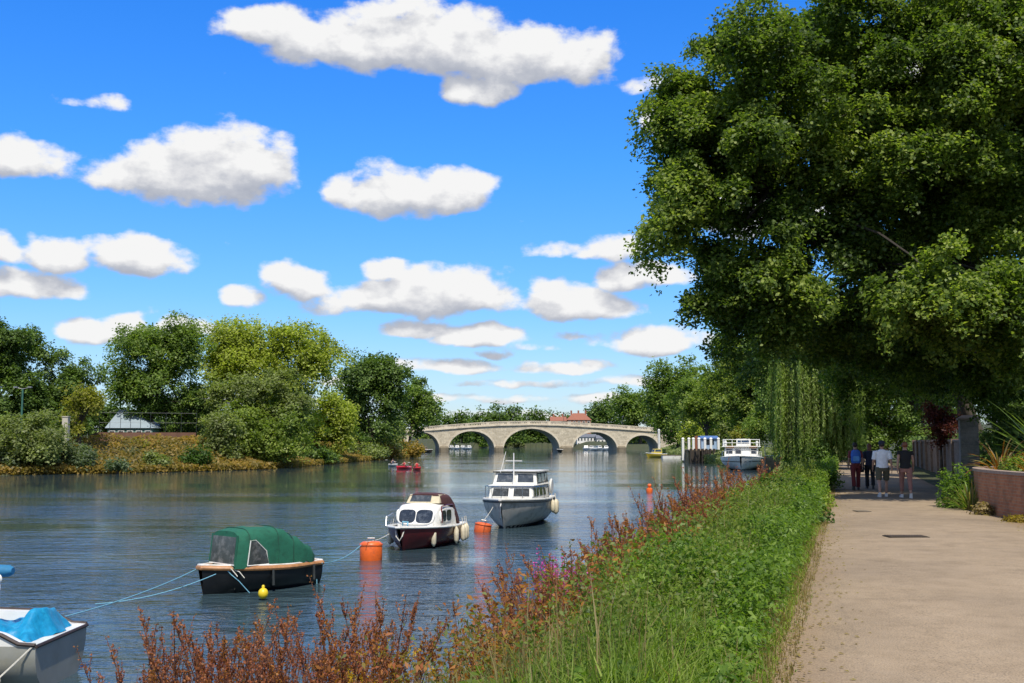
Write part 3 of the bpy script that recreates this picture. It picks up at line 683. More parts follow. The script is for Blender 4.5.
    T('red_leaved_shrub', 'dark red leaved shrub hanging over the garden wall', 940, 402, 448, 22, 56, lm('red'), 104, cat='shrub', ground=GZ, extra=[(932, 412, 14, 14)], dens=5)
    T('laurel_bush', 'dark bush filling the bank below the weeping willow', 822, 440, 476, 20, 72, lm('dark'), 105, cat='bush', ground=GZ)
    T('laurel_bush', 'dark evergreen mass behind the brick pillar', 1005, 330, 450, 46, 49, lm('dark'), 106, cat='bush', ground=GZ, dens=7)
    T('laurel_bush', 'leafy green bush on the verge beside the walkers', 826, 464, 492, 17, 41, lm('nettle'), 107, cat='bush', ground=GZ - .3, dens=5)
    T('broadleaf_tree', 'dark tree filling the gap between passenger boat and weeping willow', 775, 372, 452, 30, 140, lm('mid'), 109, group=rb, extra=[(795, 420, 30, 30), (765, 425, 24, 22)], dens=7)
    T('broadleaf_tree', 'dark tree behind the pavilion roof on the far bank', 116, 398, 440, 26, 172, lm('dark'), 110, group=lb)
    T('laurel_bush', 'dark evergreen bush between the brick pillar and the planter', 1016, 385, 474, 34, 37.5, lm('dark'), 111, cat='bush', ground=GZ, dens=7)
    make_tree('small_tree', (11.6, 13.6, GZ), [(10.2, 14.3, 5.3, 2.2, 2.0, 1.3), (11.4, 13.6, 5.9, 1.8, 1.8, 1.3)], .14, 7000, lm('mid'), 'small tree just outside the right edge whose shadow falls across the path', 'tree', None, 112, .14, cr=.8, ncl=16)
    hg = 'dark hedges behind the far bank'
    T('hedge', 'dark hedge behind the two dark trees at the left edge', 30, 392, 456, 84, 168, lm('dark'), 120, cat='hedge', group=hg, dens=8)
    T('hedge', 'dark hedge behind the biggest yellow-green tree', 290, 404, 460, 66, 190, lm('dark'), 121, cat='hedge', group=hg, dens=8)
    T('hedge', 'dark hedge right of the pavilion behind the rounded tree', 185, 398, 446, 44, 178, lm('dark'), 122, cat='hedge', group=hg, dens=8)
    T('broadleaf_tree', 'dark tree added to shade the towpath beyond the walkers', 905, 285, 396, 74, 55, lm('dark'), 125, group=rb, dens=8, ground=GZ, base_px=985, trunk_r=.35, extra=[(850, 350, 40, 34), (965, 330, 50, 50)])  # added behind the big crown to deepen the shade on the path
    T('broadleaf_tree', 'dark tree added low over the far towpath to shade it', 880, 330, 415, 52, 78, lm('dark'), 126, group=rb, dens=8, ground=GZ, base_px=950, trunk_r=.3, extra=[(920, 380, 36, 28)])  # extra canopy put in to block sun over the far path
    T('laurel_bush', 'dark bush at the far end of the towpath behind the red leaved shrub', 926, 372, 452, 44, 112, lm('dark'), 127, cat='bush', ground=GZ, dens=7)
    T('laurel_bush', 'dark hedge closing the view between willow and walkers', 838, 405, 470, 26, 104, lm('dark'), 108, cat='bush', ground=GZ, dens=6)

def build_big_tree():
    B = [(850, 150, 36, 5.8, 5.5, 5.5), (970, 90, 39.5, 7.6, 7.5, 7.2), (765, 290, 36.5, 3.0, 3.2, 2.7), (724, 295, 36.5, 1.9, 2.2, 2.0), (735, 140, 35.5, 3.7, 3.2, 3.2), (705, 215, 36, 2.8, 2.8, 3.0), (694, 165, 36, 2.2, 2.4, 2.3), (1005, 70, 34, 3.6, 3.0, 3.6), (1010, 200, 34.5, 3.0, 2.6, 2.2), (690, 110, 36, 1.6, 2.0, 1.6), (745, 60, 36, 2.4, 2.8, 2.0), (985, 215, 39, 3.6, 3.4, 2.4), (920, 180, 40, 3.6, 3.6, 2.6),
         (860, 25, 37, 4.6, 5, 3.6), (1010, 20, 36, 5, 4.6, 4.6), (900, 275, 40, 4.6, 4.5, 2.6), (955, 300, 32, 4.2, 3.2, 1.9), (1040, 320, 33, 3.4, 3.4, 2.6),
         (830, 205, 37, 3.4, 3.4, 2.4), (880, 340, 41, 4.5, 4, 2.0), (990, 350, 39, 4.0, 3.5, 1.9), (930, 372, 45, 3.6, 3.0, 1.3), (1010, 385, 41, 3.0, 3.0, 1.6), (860, 372, 46, 3.2, 2.6, 1.2), (742, 330, 37.5, 1.7, 2.2, 1.3), (820, 320, 39, 2.6, 3, 1.7)]
    E = []
    for px, py, D, rx, ry, rz in B:
        p = at(px, py, D); E.append((p.x, p.y, p.z, rx, ry, rz))
    rng = np.random.default_rng(5)
    base = Vector((19.6, 41, GZ))
    El = [[q[0] - base.x, q[1] - base.y, q[2] - base.z] + list(q[3:]) for q in E]
    P, Nn, C, rad = crown_points(rng, El, 820000, 1.0, 600, .14, 8, rmin=.36, flat=.85, nsp=9, spr=.56)
    root = empty('plane_tree', base, 0, 'huge broadleaf tree overhanging the towpath on the right', 'tree')
    link_mesh('crown', np_mesh('crown', leaf_verts(rng, P, unit(Nn + rng.normal(size=Nn.shape) * .22), .142, .7), 4), lm('plane'), root)
    t = MB()
    t.tube([(0, 0, -.3), (0, 0, .2), (-.1, 0, 1.4), (-.25, -.1, 2.8), (-.3, -.2, 4.4)], [.95, .75, .6, .56, .58], 16)
    fork = Vector((-.3, -.2, 4.1)); mains = []
    l1 = at(918, 318, 39) - base; l2 = at(832, 224, 37) - base; l3 = at(770, 190, 36) - base
    q = [fork, fork.lerp(l1, .5) + Vector((0, 0, -.15)), l1, l1.lerp(l2, .5) + Vector((.1, 0, .1)), l2, l2.lerp(l3, .5), l3]
    mains.append(q); t.tube(q, [.36, .27, .22, .19, .15, .10, .05], 10, cap=False)
    for tgt in [(-7.5, -2, 12.5), (-3.5, -.5, 14.5), (1.2, -1.5, 12.5), (-4.5, 2.5, 11.5), (.5, -4, 7.0), (-5.5, -1.0, 9.8)]:
        q = limb_pts(fork, tgt, rng, .04, 8); mains.append(q)
        t.tube(q, [.32 * (1 - .8 * k / 8) for k in range(9)], 8, cap=False)
    for ci in rng.choice(len(C), 150, replace=False):
        c = Vector(C[ci]); best = min((p for q in mains for p in q[2:]), key=lambda p: (p - c).length)
        q = limb_pts(best, c, rng, .05, 4); t.tube(q, [.08, .06, .04, .03, .012], 5, cap=False)
    t.build('trunk', M['dark_bark'], root, recalc=False)

def build_willow():
    rng = np.random.default_rng(9)
    base = Vector((22.0, 75, GZ)); base = Vector((20.6, 75, GZ)); root = empty('weeping_willow', base, 0, 'weeping willow with hanging strands beside the towpath', 'tree')
    Vs = []; tw = MB()
    cl = []
    for k in range(78):
        az = rng.uniform(0, 2 * PI); el = rng.beta(1.7, 1.3); cl.append((az, 2.55 * math.sqrt(el), rng.uniform(.3, 3.6) ** 1.0, rng.normal() * .45))
    for k in range(980):
        caz, cr_, cend, cz = cl[k % len(cl)]
        x0 = cr_ * math.cos(caz) + rng.normal() * .17; y0 = cr_ * math.sin(caz) * .9 + rng.normal() * .17; az = math.atan2(y0, x0); r = math.hypot(x0, y0)
        z0 = 10.6 - 2.6 * (r / 2.75) ** 2 + cz + rng.normal() * .25
        end = max(.25, cend + rng.normal() * .35)
        L = z0 - end; n = int(L / .115)
        if n < 4: continue
        s = np.linspace(0, 1, n)
        out = .35 * np.sqrt(s) * (1 + .3 * rng.normal())
        sway = rng.normal(size=2) * .12
        px = x0 + math.cos(az) * out + sway[0] * s ** 1.5; py = y0 + math.sin(az) * out + sway[1] * s ** 1.5; pz = z0 + .35 * np.sin(np.minimum(1, s * 6) * PI) * .6 - L * s
        P = np.repeat(np.stack([px, py, pz], 1), 2, 0) + rng.normal(size=(n * 2, 3)) * .05
        d = np.array([math.cos(az), math.sin(az), .15]); Nn = unit(d + rng.normal(size=(n * 2, 3)) * .6)
        td = np.tile(np.array([0, 0, -1.0]), (n * 2, 1)) + rng.normal(size=(n * 2, 3)) * .3
        Vs.append(leaf_verts(rng, P, Nn, .27, .24, td, .05))
        if k % 5 == 0: tw.tube([(px[i], py[i], pz[i]) for i in range(0, n, max(1, n // 6))], .012, 4, cap=False)
    link_mesh('crown', np_mesh('crown', np.concatenate(Vs), 4), lm('willow'), root)
    tw.build('hanging_twigs', M['bark'], root, recalc=False)
    t = MB(); t.tube([(0, 0, -.3), (.05, 0, 1), (-.1, .1, 3), (0, 0, 6.6)], [.5, .4, .34, .26], 10)
    for k in range(9):
        a = k * .7; t.tube(limb_pts((0, 0, 5.6), (1.9 * math.cos(a), 1.7 * math.sin(a), 9.2 + .4 * math.sin(k * 2)), rng, .1, 5), [.16, .13, .1, .08, .05, .03], 6, cap=False)
    t.build('trunk', M['dark_bark'], root, recalc=False)

# ------------------------------------------------------------------ bridge
def build_bridge():
    beta = math.radians(-11); ax = Vector((math.cos(beta), -math.sin(beta), 0)); nb = Vector((-math.sin(beta), -math.cos(beta), 0))   # nb faces the camera
    C0 = Vector(((528 - 512) / F * 373 - 1.3, 373, 0))
    def s_of(px):
        u = (px - 512) / F; return (u * C0.y - C0.x) / (ax.x - u * ax.y)
    def z_of(px, py):
        p = C0 + ax * s_of(px); return at(px, py, p.y).z
    root = empty('stone_bridge', C0, math.atan2(ax.y, ax.x), 'old pale stone road bridge with five arches across the river', 'bridge')
    top = [(380, 431), (400, 429.4), (421, 427), (441, 425.3), (468, 423.2), (495, 421.7), (528, 421), (553, 421.5), (591, 423.6), (618, 425.4), (652, 427.8), (705, 431.5)]
    ts = [s_of(p) for p, q in top]; tz = [z_of(p, q) for p, q in top]
    topz = lambda s: float(np.interp(s, ts, tz))
    arches = [(405, 438, 432.6), (446.6, 492, 431.2), (500.6, 556, 428.8), (568.6, 612.4, 432.2), (620.8, 653.5, 435.4)]
    A = [(s_of(l), s_of(r), z_of((l + r) / 2, t)) for l, r, t in arches]
    SP = .5
    def under(s):
        for l, r, zc in A:
            if l < s < r:
                t = (s - (l + r) / 2) / ((r - l) / 2); return SP + (zc - SP) * math.sqrt(max(0, 1 - t * t)) ** .92
        return -1.5
    ss = set(np.linspace(ts[0], ts[-1], 60).tolist())
    for l, r, zc in A:
        for k in range(33): ss.add((l + r) / 2 - math.cos(PI * k / 32) * (r - l) / 2)
        ss.add(l - 1e-3); ss.add(r + 1e-3)
    ss = sorted(ss); W = 5.2; PAR = 1.15
    mb = MB()
    Fv = [[(s, -W, under(s)), (s, -W, topz(s) - PAR - .35), (s, W, topz(s) - PAR - .35), (s, W, under(s))] for s in ss]
    for i in range(len(ss) - 1):
        a, b = Fv[i], Fv[i + 1]
        if ss[i + 1] - ss[i] < 2e-3 and abs(a[0][2] - b[0][2]) > .4:
            mb.add([a[0], b[0], b[3], a[3]], [(0, 1, 2, 3)]); continue
        for k in range(4):
            q = [a[k], b[k], b[(k + 1) % 4], a[(k + 1) % 4]]; mb.add(q, [(0, 1, 2, 3)])
    st = brick_mat('pale_portland_stone', (.62, .54, .40), (.45, .385, .28), (.30, .26, .20), 1.3, .6, (.22, .18, .12))
    o = mb.build('spandrel_wall', st, root, smooth=False)
    uv = o.data.uv_layers.new(name='UVMap')
    for p in o.data.polygons:
        for li in p.loop_indices:
            c = o.data.vertices[o.data.loops[li].vertex_index].co; uv.data[li].uv = (c.x, c.z if abs(p.normal.y) > .5 else c.y)
    ring_m = pmat('arch_ring_stone', (.62, .54, .41), .85, .12, 1.2, dirt_or_glint=(.34, .3, .23), dscale=.5)
    for l, r, zc in A:
        c = (l + r) / 2; w = (r - l) / 2
        for side in (-1, 1):
            rb = MB(); rings = []
            for k in range(33):
                t = PI * k / 32; h = math.sin(t) ** .92 if 0 < k < 32 else 0
                p1 = (c - math.cos(t) * (w - .02), SP + (zc - SP - .02) * h); p2 = (c - math.cos(t) * (w + .5), SP + (zc - SP + .58) * h)
                y0, y1 = side * (W - .1), side * (W + .14)
                rings.append([(p1[0], y0, p1[1]), (p1[0], y1, p1[1]), (p2[0], y1, p2[1]), (p2[0], y0, p2[1])])
            rb.loft(rings).build('arch_ring', ring_m, root, smooth=False)
    par_m = pmat('parapet_stone', (.58, .50, .38), .85, .12, 1.0, dirt_or_glint=(.33, .29, .23), dscale=.4)
    for side in (-1, 1):
        sc = MB(); pa = MB(); bal = MB()
        xs = np.linspace(ts[0], ts[-1], 70)
        prof = lambda s, y0, y1, z0, z1: [(s, y0, z0), (s, y1, z0), (s, y1, z1), (s, y0, z1)]
        sc.loft([prof(s, side * (W - .3), side * (W + .42), topz(s) - PAR - .34, topz(s) - PAR + .05) for s in xs])
        pa.loft([prof(s, side * (W - .25), side * (W + .2), topz(s) - .24, topz(s)) for s in xs])
        pa.loft([prof(s, side * (W - .2), side * (W + .16), topz(s) - PAR + .052, topz(s) - PAR + .26) for s in xs])
        s = ts[0] + .5; k = 0
        while s < ts[-1] - .5:
            if k % 12 == 0: bal.box((s, side * (W - .02), topz(s) - .555), (1.1, .40, 1.1))
            else: bal.box((s, side * (W - .02), topz(s) - .56), (.24, .22, .66))
            s += .55 if k % 12 else .9; k += 1
        sc.build('string_course', ring_m, root, smooth=False); pa.build('parapet_rail', par_m, root, smooth=False); bal.build('balustrade', par_m, root, smooth=False)
    pier_m = pmat('tidal_pier_stone', (.22, .18, .12), .9, .35, 1.0, dirt_or_glint=(.08, .07, .045), dscale=.5)
    for i in range(4):
        l, r = A[i][1], A[i + 1][0]; c = (l + r) / 2; w = (r - l) / 2 + .15
        for sd in (-1, 1):
            mb = MB()
            y0 = sd * (W + .1)
            for z0, z1, k in ((-1.4, 1.5, 1.0), (1.5, 2.0, .8)):
                mb.loft([[(c - w, y0, z0), (c - w * .7, y0 + sd * 1.0, z0), (c, y0 + sd * 1.7, z0), (c + w * .7, y0 + sd * 1.0, z0), (c + w, y0, z0)],
                         [(c - w * k, y0, z1), (c - w * .7 * k, y0 + sd * 1.0 * k, z1), (c, y0 + sd * 1.7 * k, z1), (c + w * .7 * k, y0 + sd * 1.0 * k, z1), (c + w * k, y0, z1)]])
            mb.build('pier', pier_m, root, smooth=False)
    for px in (455, 497, 560, 618):
        s = s_of(px); z = topz(s); lp = MB()
        lp.tube([(s, -W, z - .02), (s, -W, z + .5), (s, -W, z + 2.4)], [.12, .07, .05], 6).lathe([(.1, z + 2.4), (.22, z + 2.75), (.16, z + 2.95), (.02, z + 3.1)], (s, -W, 0), 8)
        lp.build('lamp_standard', M['iron'], root)
    # road deck
    dk = MB(); dk.loft([[(s, -W + .3, topz(s) - PAR - .3), (s, W - .3, topz(s) - PAR - .3), (s, W - .3, topz(s) - PAR - .1), (s, -W + .3, topz(s) - PAR - .1)] for s in np.linspace(ts[0], ts[-1], 50)])
    dk.build('road_deck', pmat('bridge_asphalt', (.06, .06, .06), .9), root, smooth=False)

# ------------------------------------------------------------------ buildings
def house(name, label, px0, px1, ytop, yeave, Y, ground, wallm, roofm, nwin, rows, cat='house', chim=2, depth=9, hip=False):
    a = at(px0, yeave, Y); b = at(px1, yeave, Y); zt = at((px0 + px1) / 2, ytop, Y).z; ze = a.z
    c = Vector(((a.x + b.x) / 2, Y + depth / 2, ground)); root = empty(name, c, 0, label, cat)
    w = b.x - a.x; h = ze - ground; d = depth
    MB().box((0, 0, h / 2), (w, d, h)).build('wall', wallm, root, smooth=False)
    k = w * .3 if hip else 0; e = .4
    MB().add([(-w / 2 - e, -d / 2 - e, h), (w / 2 + e, -d / 2 - e, h), (w / 2 + e, d / 2 + e, h), (-w / 2 - e, d / 2 + e, h), (-w / 2 - e + k, 0, zt - ground), (w / 2 + e - k, 0, zt - ground)],
             [(3, 2, 1, 0), (0, 1, 5, 4), (2, 3, 4, 5), (3, 0, 4), (1, 2, 5)]).build('roof', roofm, root, smooth=False)
    for i in range(chim):
        x = (-.3 + .6 * i / max(1, chim - 1)) * w if chim > 1 else 0
        MB().box((x, .6, zt - ground + .3), (.9, .9, 2.4)).build('chimney', roofm, root, smooth=False)
    for r in range(rows):
        for i in range(nwin):
            x = (-.5 + (i + .5) / nwin) * w; z = h * (r + .55) / rows; ww = w / nwin * .42; hh = h / rows * .5
            f = MB().box((x, -d / 2 - .02, z), (ww + .24, .1, hh + .24)).build('window', M['white_paint'], root, smooth=False)
            MB().box((x, -d / 2 - .06, z), (ww, .1, hh)).build('pane', M['glass'], f, smooth=False)
    return root

def build_buildings():
    tile = pmat('red_roof_tile', (.28, .11, .07), .85, .2, 2); br = pmat('distant_brick', (.3, .16, .11), .9, .15, 1.5); wr = pmat('white_render', (.72, .7, .65), .85, .06, 1)
    slate = pmat('grey_slate', (.14, .15, .17), .7, .15, 2)
    house('distant_house', 'red-roofed brick house above the bridge, largest of the roofs', 567, 591, 413.0, 420, 590, 4, br, tile, 5, 3, chim=3, hip=True)
    house('distant_house', 'lower red-roofed house left of the largest roof above the bridge', 551, 566, 416.5, 421, 585, 4, br, tile, 4, 3, chim=2)
    house('riverside_house', 'white riverside house seen through the fourth arch of the bridge', 577, 596, 434, 437, 535, .9, wr, slate, 6, 2, chim=1)
    house('riverside_house', 'white boathouse right of the white house inside the fourth arch', 597, 608, 435, 438.5, 530, .8, wr, slate, 3, 1, chim=0)
    house('riverside_house', 'low brick building seen through the middle arch of the bridge', 517, 540, 435, 440, 705, 1.5, br, slate, 6, 1, chim=1)
    # pavilion on the far bank, left
    Y = 146; a = at(107, 428, Y); b = at(152, 428, Y); zr = at(120, 409, Y).z; c = Vector(((a.x + b.x) / 2, Y + 3, 3.6))
    root = empty('pavilion', c, 0, 'low pavilion with a pale blue-grey roof behind the far bank wall', 'building')
    w = (b.x - a.x); h = max(1.2, a.z - 3.6)
    MB().box((0, 0, h / 2), (w, 5.5, h)).build('wall', pmat('pavilion_green_wall', (.10, .2, .17), .7, .2, 2), root, smooth=False)
    rw = w / 2 + .3; zt = zr - 3.6
    MB().add([(-rw, -3, h), (rw, -3, h), (rw, 3, h), (-rw, 3, h), (-rw * .75, 0, zt), (-rw * .25, 0, zt)], [(3, 2, 1, 0), (0, 1, 5, 4), (2, 3, 4, 5), (3, 0, 4), (1, 2, 5)]
             ).build('roof', pmat('pale_sheet_roof', (.27, .33, .37), .5, .08, 1.5), root, smooth=False)
    for i in range(5):
        f = MB().box(((-.4 + .2 * i) * w, -2.76, h * .55), (w * .14, .06, h * .5)).build('window', M['white_paint'], root, smooth=False)
        MB().box(((-.4 + .2 * i) * w, -2.80, h * .55), (w * .11, .05, h * .4)).build('pane', M['glass'], f, smooth=False)

def build_far_bank():
    # low brown wall with a wire fence on top
    pts = [at(88, 440, 139), at(120, 440, 140), at(150, 440, 141), at(196, 440, 143)]
    wm = pmat('brown_bank_wall', (.15, .075, .05), .9, .25, 1.5, .3)
    mb = MB(); rings = []
    for p in pts: rings.append([(p.x, p.y - .15, 3.0), (p.x, p.y + .15, 3.0), (p.x, p.y + .15, 4.62), (p.x, p.y - .15, 4.62)])
    mb.loft(rings); tag(mb.build('bank_wall', wm, None, smooth=False), 'low brown wall along the top of the far bank', 'wall')
    fr = empty('wire_fence', (pts[0].x, pts[0].y, 4.6), 0, 'thin wire mesh fence standing on the brown far bank wall', 'fence')
    o = Vector(fr.location); wi = MB()
    for k in range(10):
        t = k / 9 * 3; i = min(2, int(t)); p = pts[i].lerp(pts[i + 1], t - i); q = Vector((p.x, p.y, 4.6)) - o
        MB().tube([q, q + Vector((0, 0, 2.6))], .028, 6).build('post', M['iron'], fr)
        if k:
            for z in (1.25, 2.5): wi.tube([lq + Vector((0, 0, z)), q + Vector((0, 0, z))], .012, 4)
        lq = q
    wi.build('wires', M['steel'], fr)
    # lamp pole
    b = at(22, 408, 124); b.z = 3.0; root = empty('floodlight_pole', b, 0, 'green floodlight pole with two arms at the far left', 'lamp post')
    zt = at(22, 389, 124).z - 3.0
    MB().tube([(0, 0, -.2), (0, 0, zt)], [.14, .1], 8).build('pole', M['green_iron'], root)
    MB().tube([(-.6, 0, zt + .12), (0, 0, zt + .0), (.7, 0, zt + .15)], .045, 6).build('arm', M['steel'], root)
    for sx in (-.75, .85): MB().box((sx, -.1, zt + .2), (.42, .35, .16)).build('floodlight', M['steel'], root, smooth=False)
    p = at(65.5, 436, 121.5); z1 = at(65.5, 417, 121.5).z
    tag(MB().box((0, 0, 0), (.62, .62, z1 - 1.2)).box((0, 0, (z1 - 1.2) / 2 + .04), (.74, .74, .1)).build('concrete_post', M['concrete'], None, smooth=False), 'pale square concrete post among the far bank bushes', 'post').location = (p.x, p.y, 1.2 + (z1 - 1.2) / 2)
    # herbs over the far bank
    rng = np.random.default_rng(21); n = 42000
    y = rng.uniform(111, 262, n); u = rng.random(n)
    xl = np.interp(y, [a for a, b in XL_T], [b for a, b in XL_T]); x = xl - .2 - u ** 1.2 * 11
    z = np.array([terrain(float(a), float(b)) for a, b in zip(x, y)])
    hgt = rng.uniform(.05, .55, n) * (1.0 + .7 * np.sin(x * .9) * np.sin(y * .5))
    P = np.stack([x, y, z + np.abs(hgt)], 1); Nn = unit(np.array([.25, -.5, .7]) + rng.normal(size=(n, 3)) * .6)
    tag(link_mesh('bank_herbs', np_mesh('bank_herbs', leaf_verts(rng, P, Nn, .42, .55), 4), lm('bankherb')), kind='stuff')
    n = 30000
    y = rng.uniform(111, 262, n); xl = np.interp(y, [a for a, b in XL_T], [b for a, b in XL_T]); x = xl + .5 - rng.random(n) * 3
    z = np.array([max(0, terrain(float(a), float(b))) for a, b in zip(x, y)])
    P = np.stack([x, y, z + rng.uniform(.05, .8, n)], 1); Nn = unit(np.array([.25, -.5, .7]) + rng.normal(size=(n, 3)) * .6)
    tag(link_mesh('bank_reeds', np_mesh('bank_reeds', leaf_verts(rng, P, Nn, .4, .5), 4), lm('bankherb')), kind='stuff')
    n = 60000   # undergrowth below the trees of the far bank and beyond the bridge
    y = rng.uniform(125, 330, n); xl = np.interp(y, [a for a, b in XL_T], [b for a, b in XL_T]); x = xl - 9 - rng.random(n) * 16
    keep = ~((y < 156) & (x < -36) & (x > -58)); x, y = x[keep], y[keep]; n = len(x)
    z = np.array([terrain(float(a), float(b)) for a, b in zip(x, y)])
    P = np.stack([x, y, z + rng.uniform(0, 1, n) ** 1.5 * 3.2], 1); Nn = unit(np.array([.25, -.5, .7]) + rng.normal(size=(n, 3)) * .6)
    tag(link_mesh('undergrowth', np_mesh('undergrowth', leaf_verts(rng, P, Nn, .55, .6), 4), lm('dark')), kind='stuff')
    n = 60000   # right bank beyond the willow
    y = rng.uniform(85, 370, n); xl = np.interp(y, [a for a, b in XR_T], [b for a, b in XR_T]); x = xl - .4 + rng.random(n) ** 1.6 * 12
    x = np.where(y < 160, np.minimum(x, np.maximum(xl, 1.94 + .303 * (y - 8.1) - .4)), x)
    z = np.array([max(0, terrain(float(a), float(b))) for a, b in zip(x, y)])
    P = np.stack([x, y, z + rng.uniform(0, 1, n) ** 1.5 * 1.3], 1); Nn = unit(np.array([-.25, -.5, .7]) + rng.normal(size=(n, 3)) * .6)
    tag(link_mesh('undergrowth', np_mesh('undergrowth', leaf_verts(rng, P, Nn, .45, .6), 4), lm('olive')), kind='stuff')
#PART3
# ------------------------------------------------------------------ boats (local +x is the bow, z = 0 the waterline)
def heading(psi):            # psi: how far the bow turns to the left of pointing at the camera
    return math.atan2(-math.cos(psi), -math.sin(psi))
class Hull:
    def __init__(s, L, B, zs, zb, draft=.25, tb=.8, full=.42, pw=2.2, rake=.35, n=20, flare=1.0, blunt=.02):
        s.L, s.B, s.zs, s.zb = L, B, zs, zb; s.rings = []; s.port = []; s.star = []; s.n = n
        for i in range(n + 1):
            t = i / n
            if t < full: k = tb + (1 - tb) * sm(t / full)
            else: k = max(blunt, 1 - ((t - full) / (1 - full)) ** pw)
            b = B / 2 * k; zt = zs + (zb - zs) * t ** 1.8
            zk = -draft * (1 - max(0, (t - .7) / .3) ** 2 * .9); e = 2.8 + (1.25 * flare - 2.8) * t ** 1.5
            ring = []
            for a in [1, .92, .75, .55, .35, .18, .07, 0, -.07, -.18, -.35, -.55, -.75, -.92, -1]:
                q = abs(a); y = b * (1 - (1 - q) ** e) * (1 if a >= 0 else -1); z = zk + (zt - zk) * q
                x = -L / 2 + L * t + rake * (q - .6) * t ** 4
                ring.append((x, y, z))
            s.rings.append(ring); s.port.append(Vector(ring[0])); s.star.append(Vector(ring[-1]))
    def build(s, mat, root, name='hull'):
        mb = MB(); mb.loft(s.rings, closed=False, cap=False)
        r = s.rings[0]; mb.add(r, [tuple(range(len(r)))])
        o = mb.build(name, mat, root, ang=50); return o
    def deck(s, mat, root, t0=0, t1=1, dz=-.03, inset=.97, camber=.04, name='deck'):
        mb = MB(); rg = []
        for i in range(int(t0 * s.n), int(t1 * s.n) + 1):
            p, q = s.port[i], s.star[i]; m = (p + q) / 2; P = m + (p - m) * inset; Q = m + (q - m) * inset
            rg.append([(P.x, P.y, P.z + dz), (m.x, P.y * .5, m.z + dz + camber * .8), (m.x, 0, m.z + dz + camber), (m.x, Q.y * .5, m.z + dz + camber * .8), (Q.x, Q.y, Q.z + dz)])
        mb.loft(rg, closed=False, cap=False); return mb.build(name, mat, root)
    def rail(s, mat, root, r=.03, dz=0, name='rubbing_strake', flat=1, stern=True, grow=1.0):
        pts = [Vector((p.x, p.y * grow, p.z + dz)) for p in s.port] + [Vector((q.x, q.y * grow, q.z + dz)) for q in reversed(s.star)]
        if stern: pts.append(pts[0])
        return MB().tube(pts, r, 8, flat=flat).build(name, mat, root)
    def band(s, z0, z1, mat, root, name='waterline_band', out=.006):
        """a strip of paint following the skin between two heights"""
        rg = []
        def skin(ring, z):
            for a, b in zip(ring, ring[1:]):
                if (a[2] - z) * (b[2] - z) <= 0 and abs(a[2] - b[2]) > 1e-6:
                    t = (a[2] - z) / (a[2] - b[2]); return Vector(a).lerp(Vector(b), t)
            return None
        for sgn in (1, -1):
            mb = MB(); rr = []
            for ring in s.rings:
                half = ring[:8] if sgn > 0 else ring[7:][::-1]
                a, b = skin(half, z0), skin(half, z1)
                if a and b:
                    o = Vector((0, sgn * out, 0)); rr.append([a + o, b + o])
            mb.loft(rr, closed=False, cap=False); mb.build(name, mat, root)

def window(parent, q, u0, u1, v0, v1, frame_m, glass_m=None, fr=.05, fu=None):
    fu = fu if fu is not None else fr
    f = MB().panel(q, u0, u1, v0, v1, .012, .03).build('window', frame_m, parent, smooth=False)
    MB().panel(q, u0 + (u1 - u0) * fu, u1 - (u1 - u0) * fu, v0 + (v1 - v0) * fr, v1 - (v1 - v0) * fr, .02, .02).build('pane', glass_m or M['glass'], f, smooth=False)
    return f
def fender(parent, p, h=.5, r=.09):
    f = MB().lathe([(.02, -h / 2 - .04), (r * .6, -h / 2), (r, -h / 2 + .07), (r, h / 2 - .07), (r * .6, h / 2), (.025, h / 2 + .05)], p, 10).build('fender', M['fender'], parent)
    MB().tube([(p[0], p[1], p[2] + h / 2), (p[0], p[1] * .96, p[2] + h / 2 + .3)], .012, 5).build('lanyard', M['rope_white'], f)

def quads_of_frustum(b, t, z0, z1):
    bb = [Vector((x, y, z0)) for x, y in b]; tt = [Vector((x, y, z1)) for x, y in t]
    return [(bb[i], bb[(i + 1) % 4], tt[(i + 1) % 4], tt[i]) for i in range(4)]

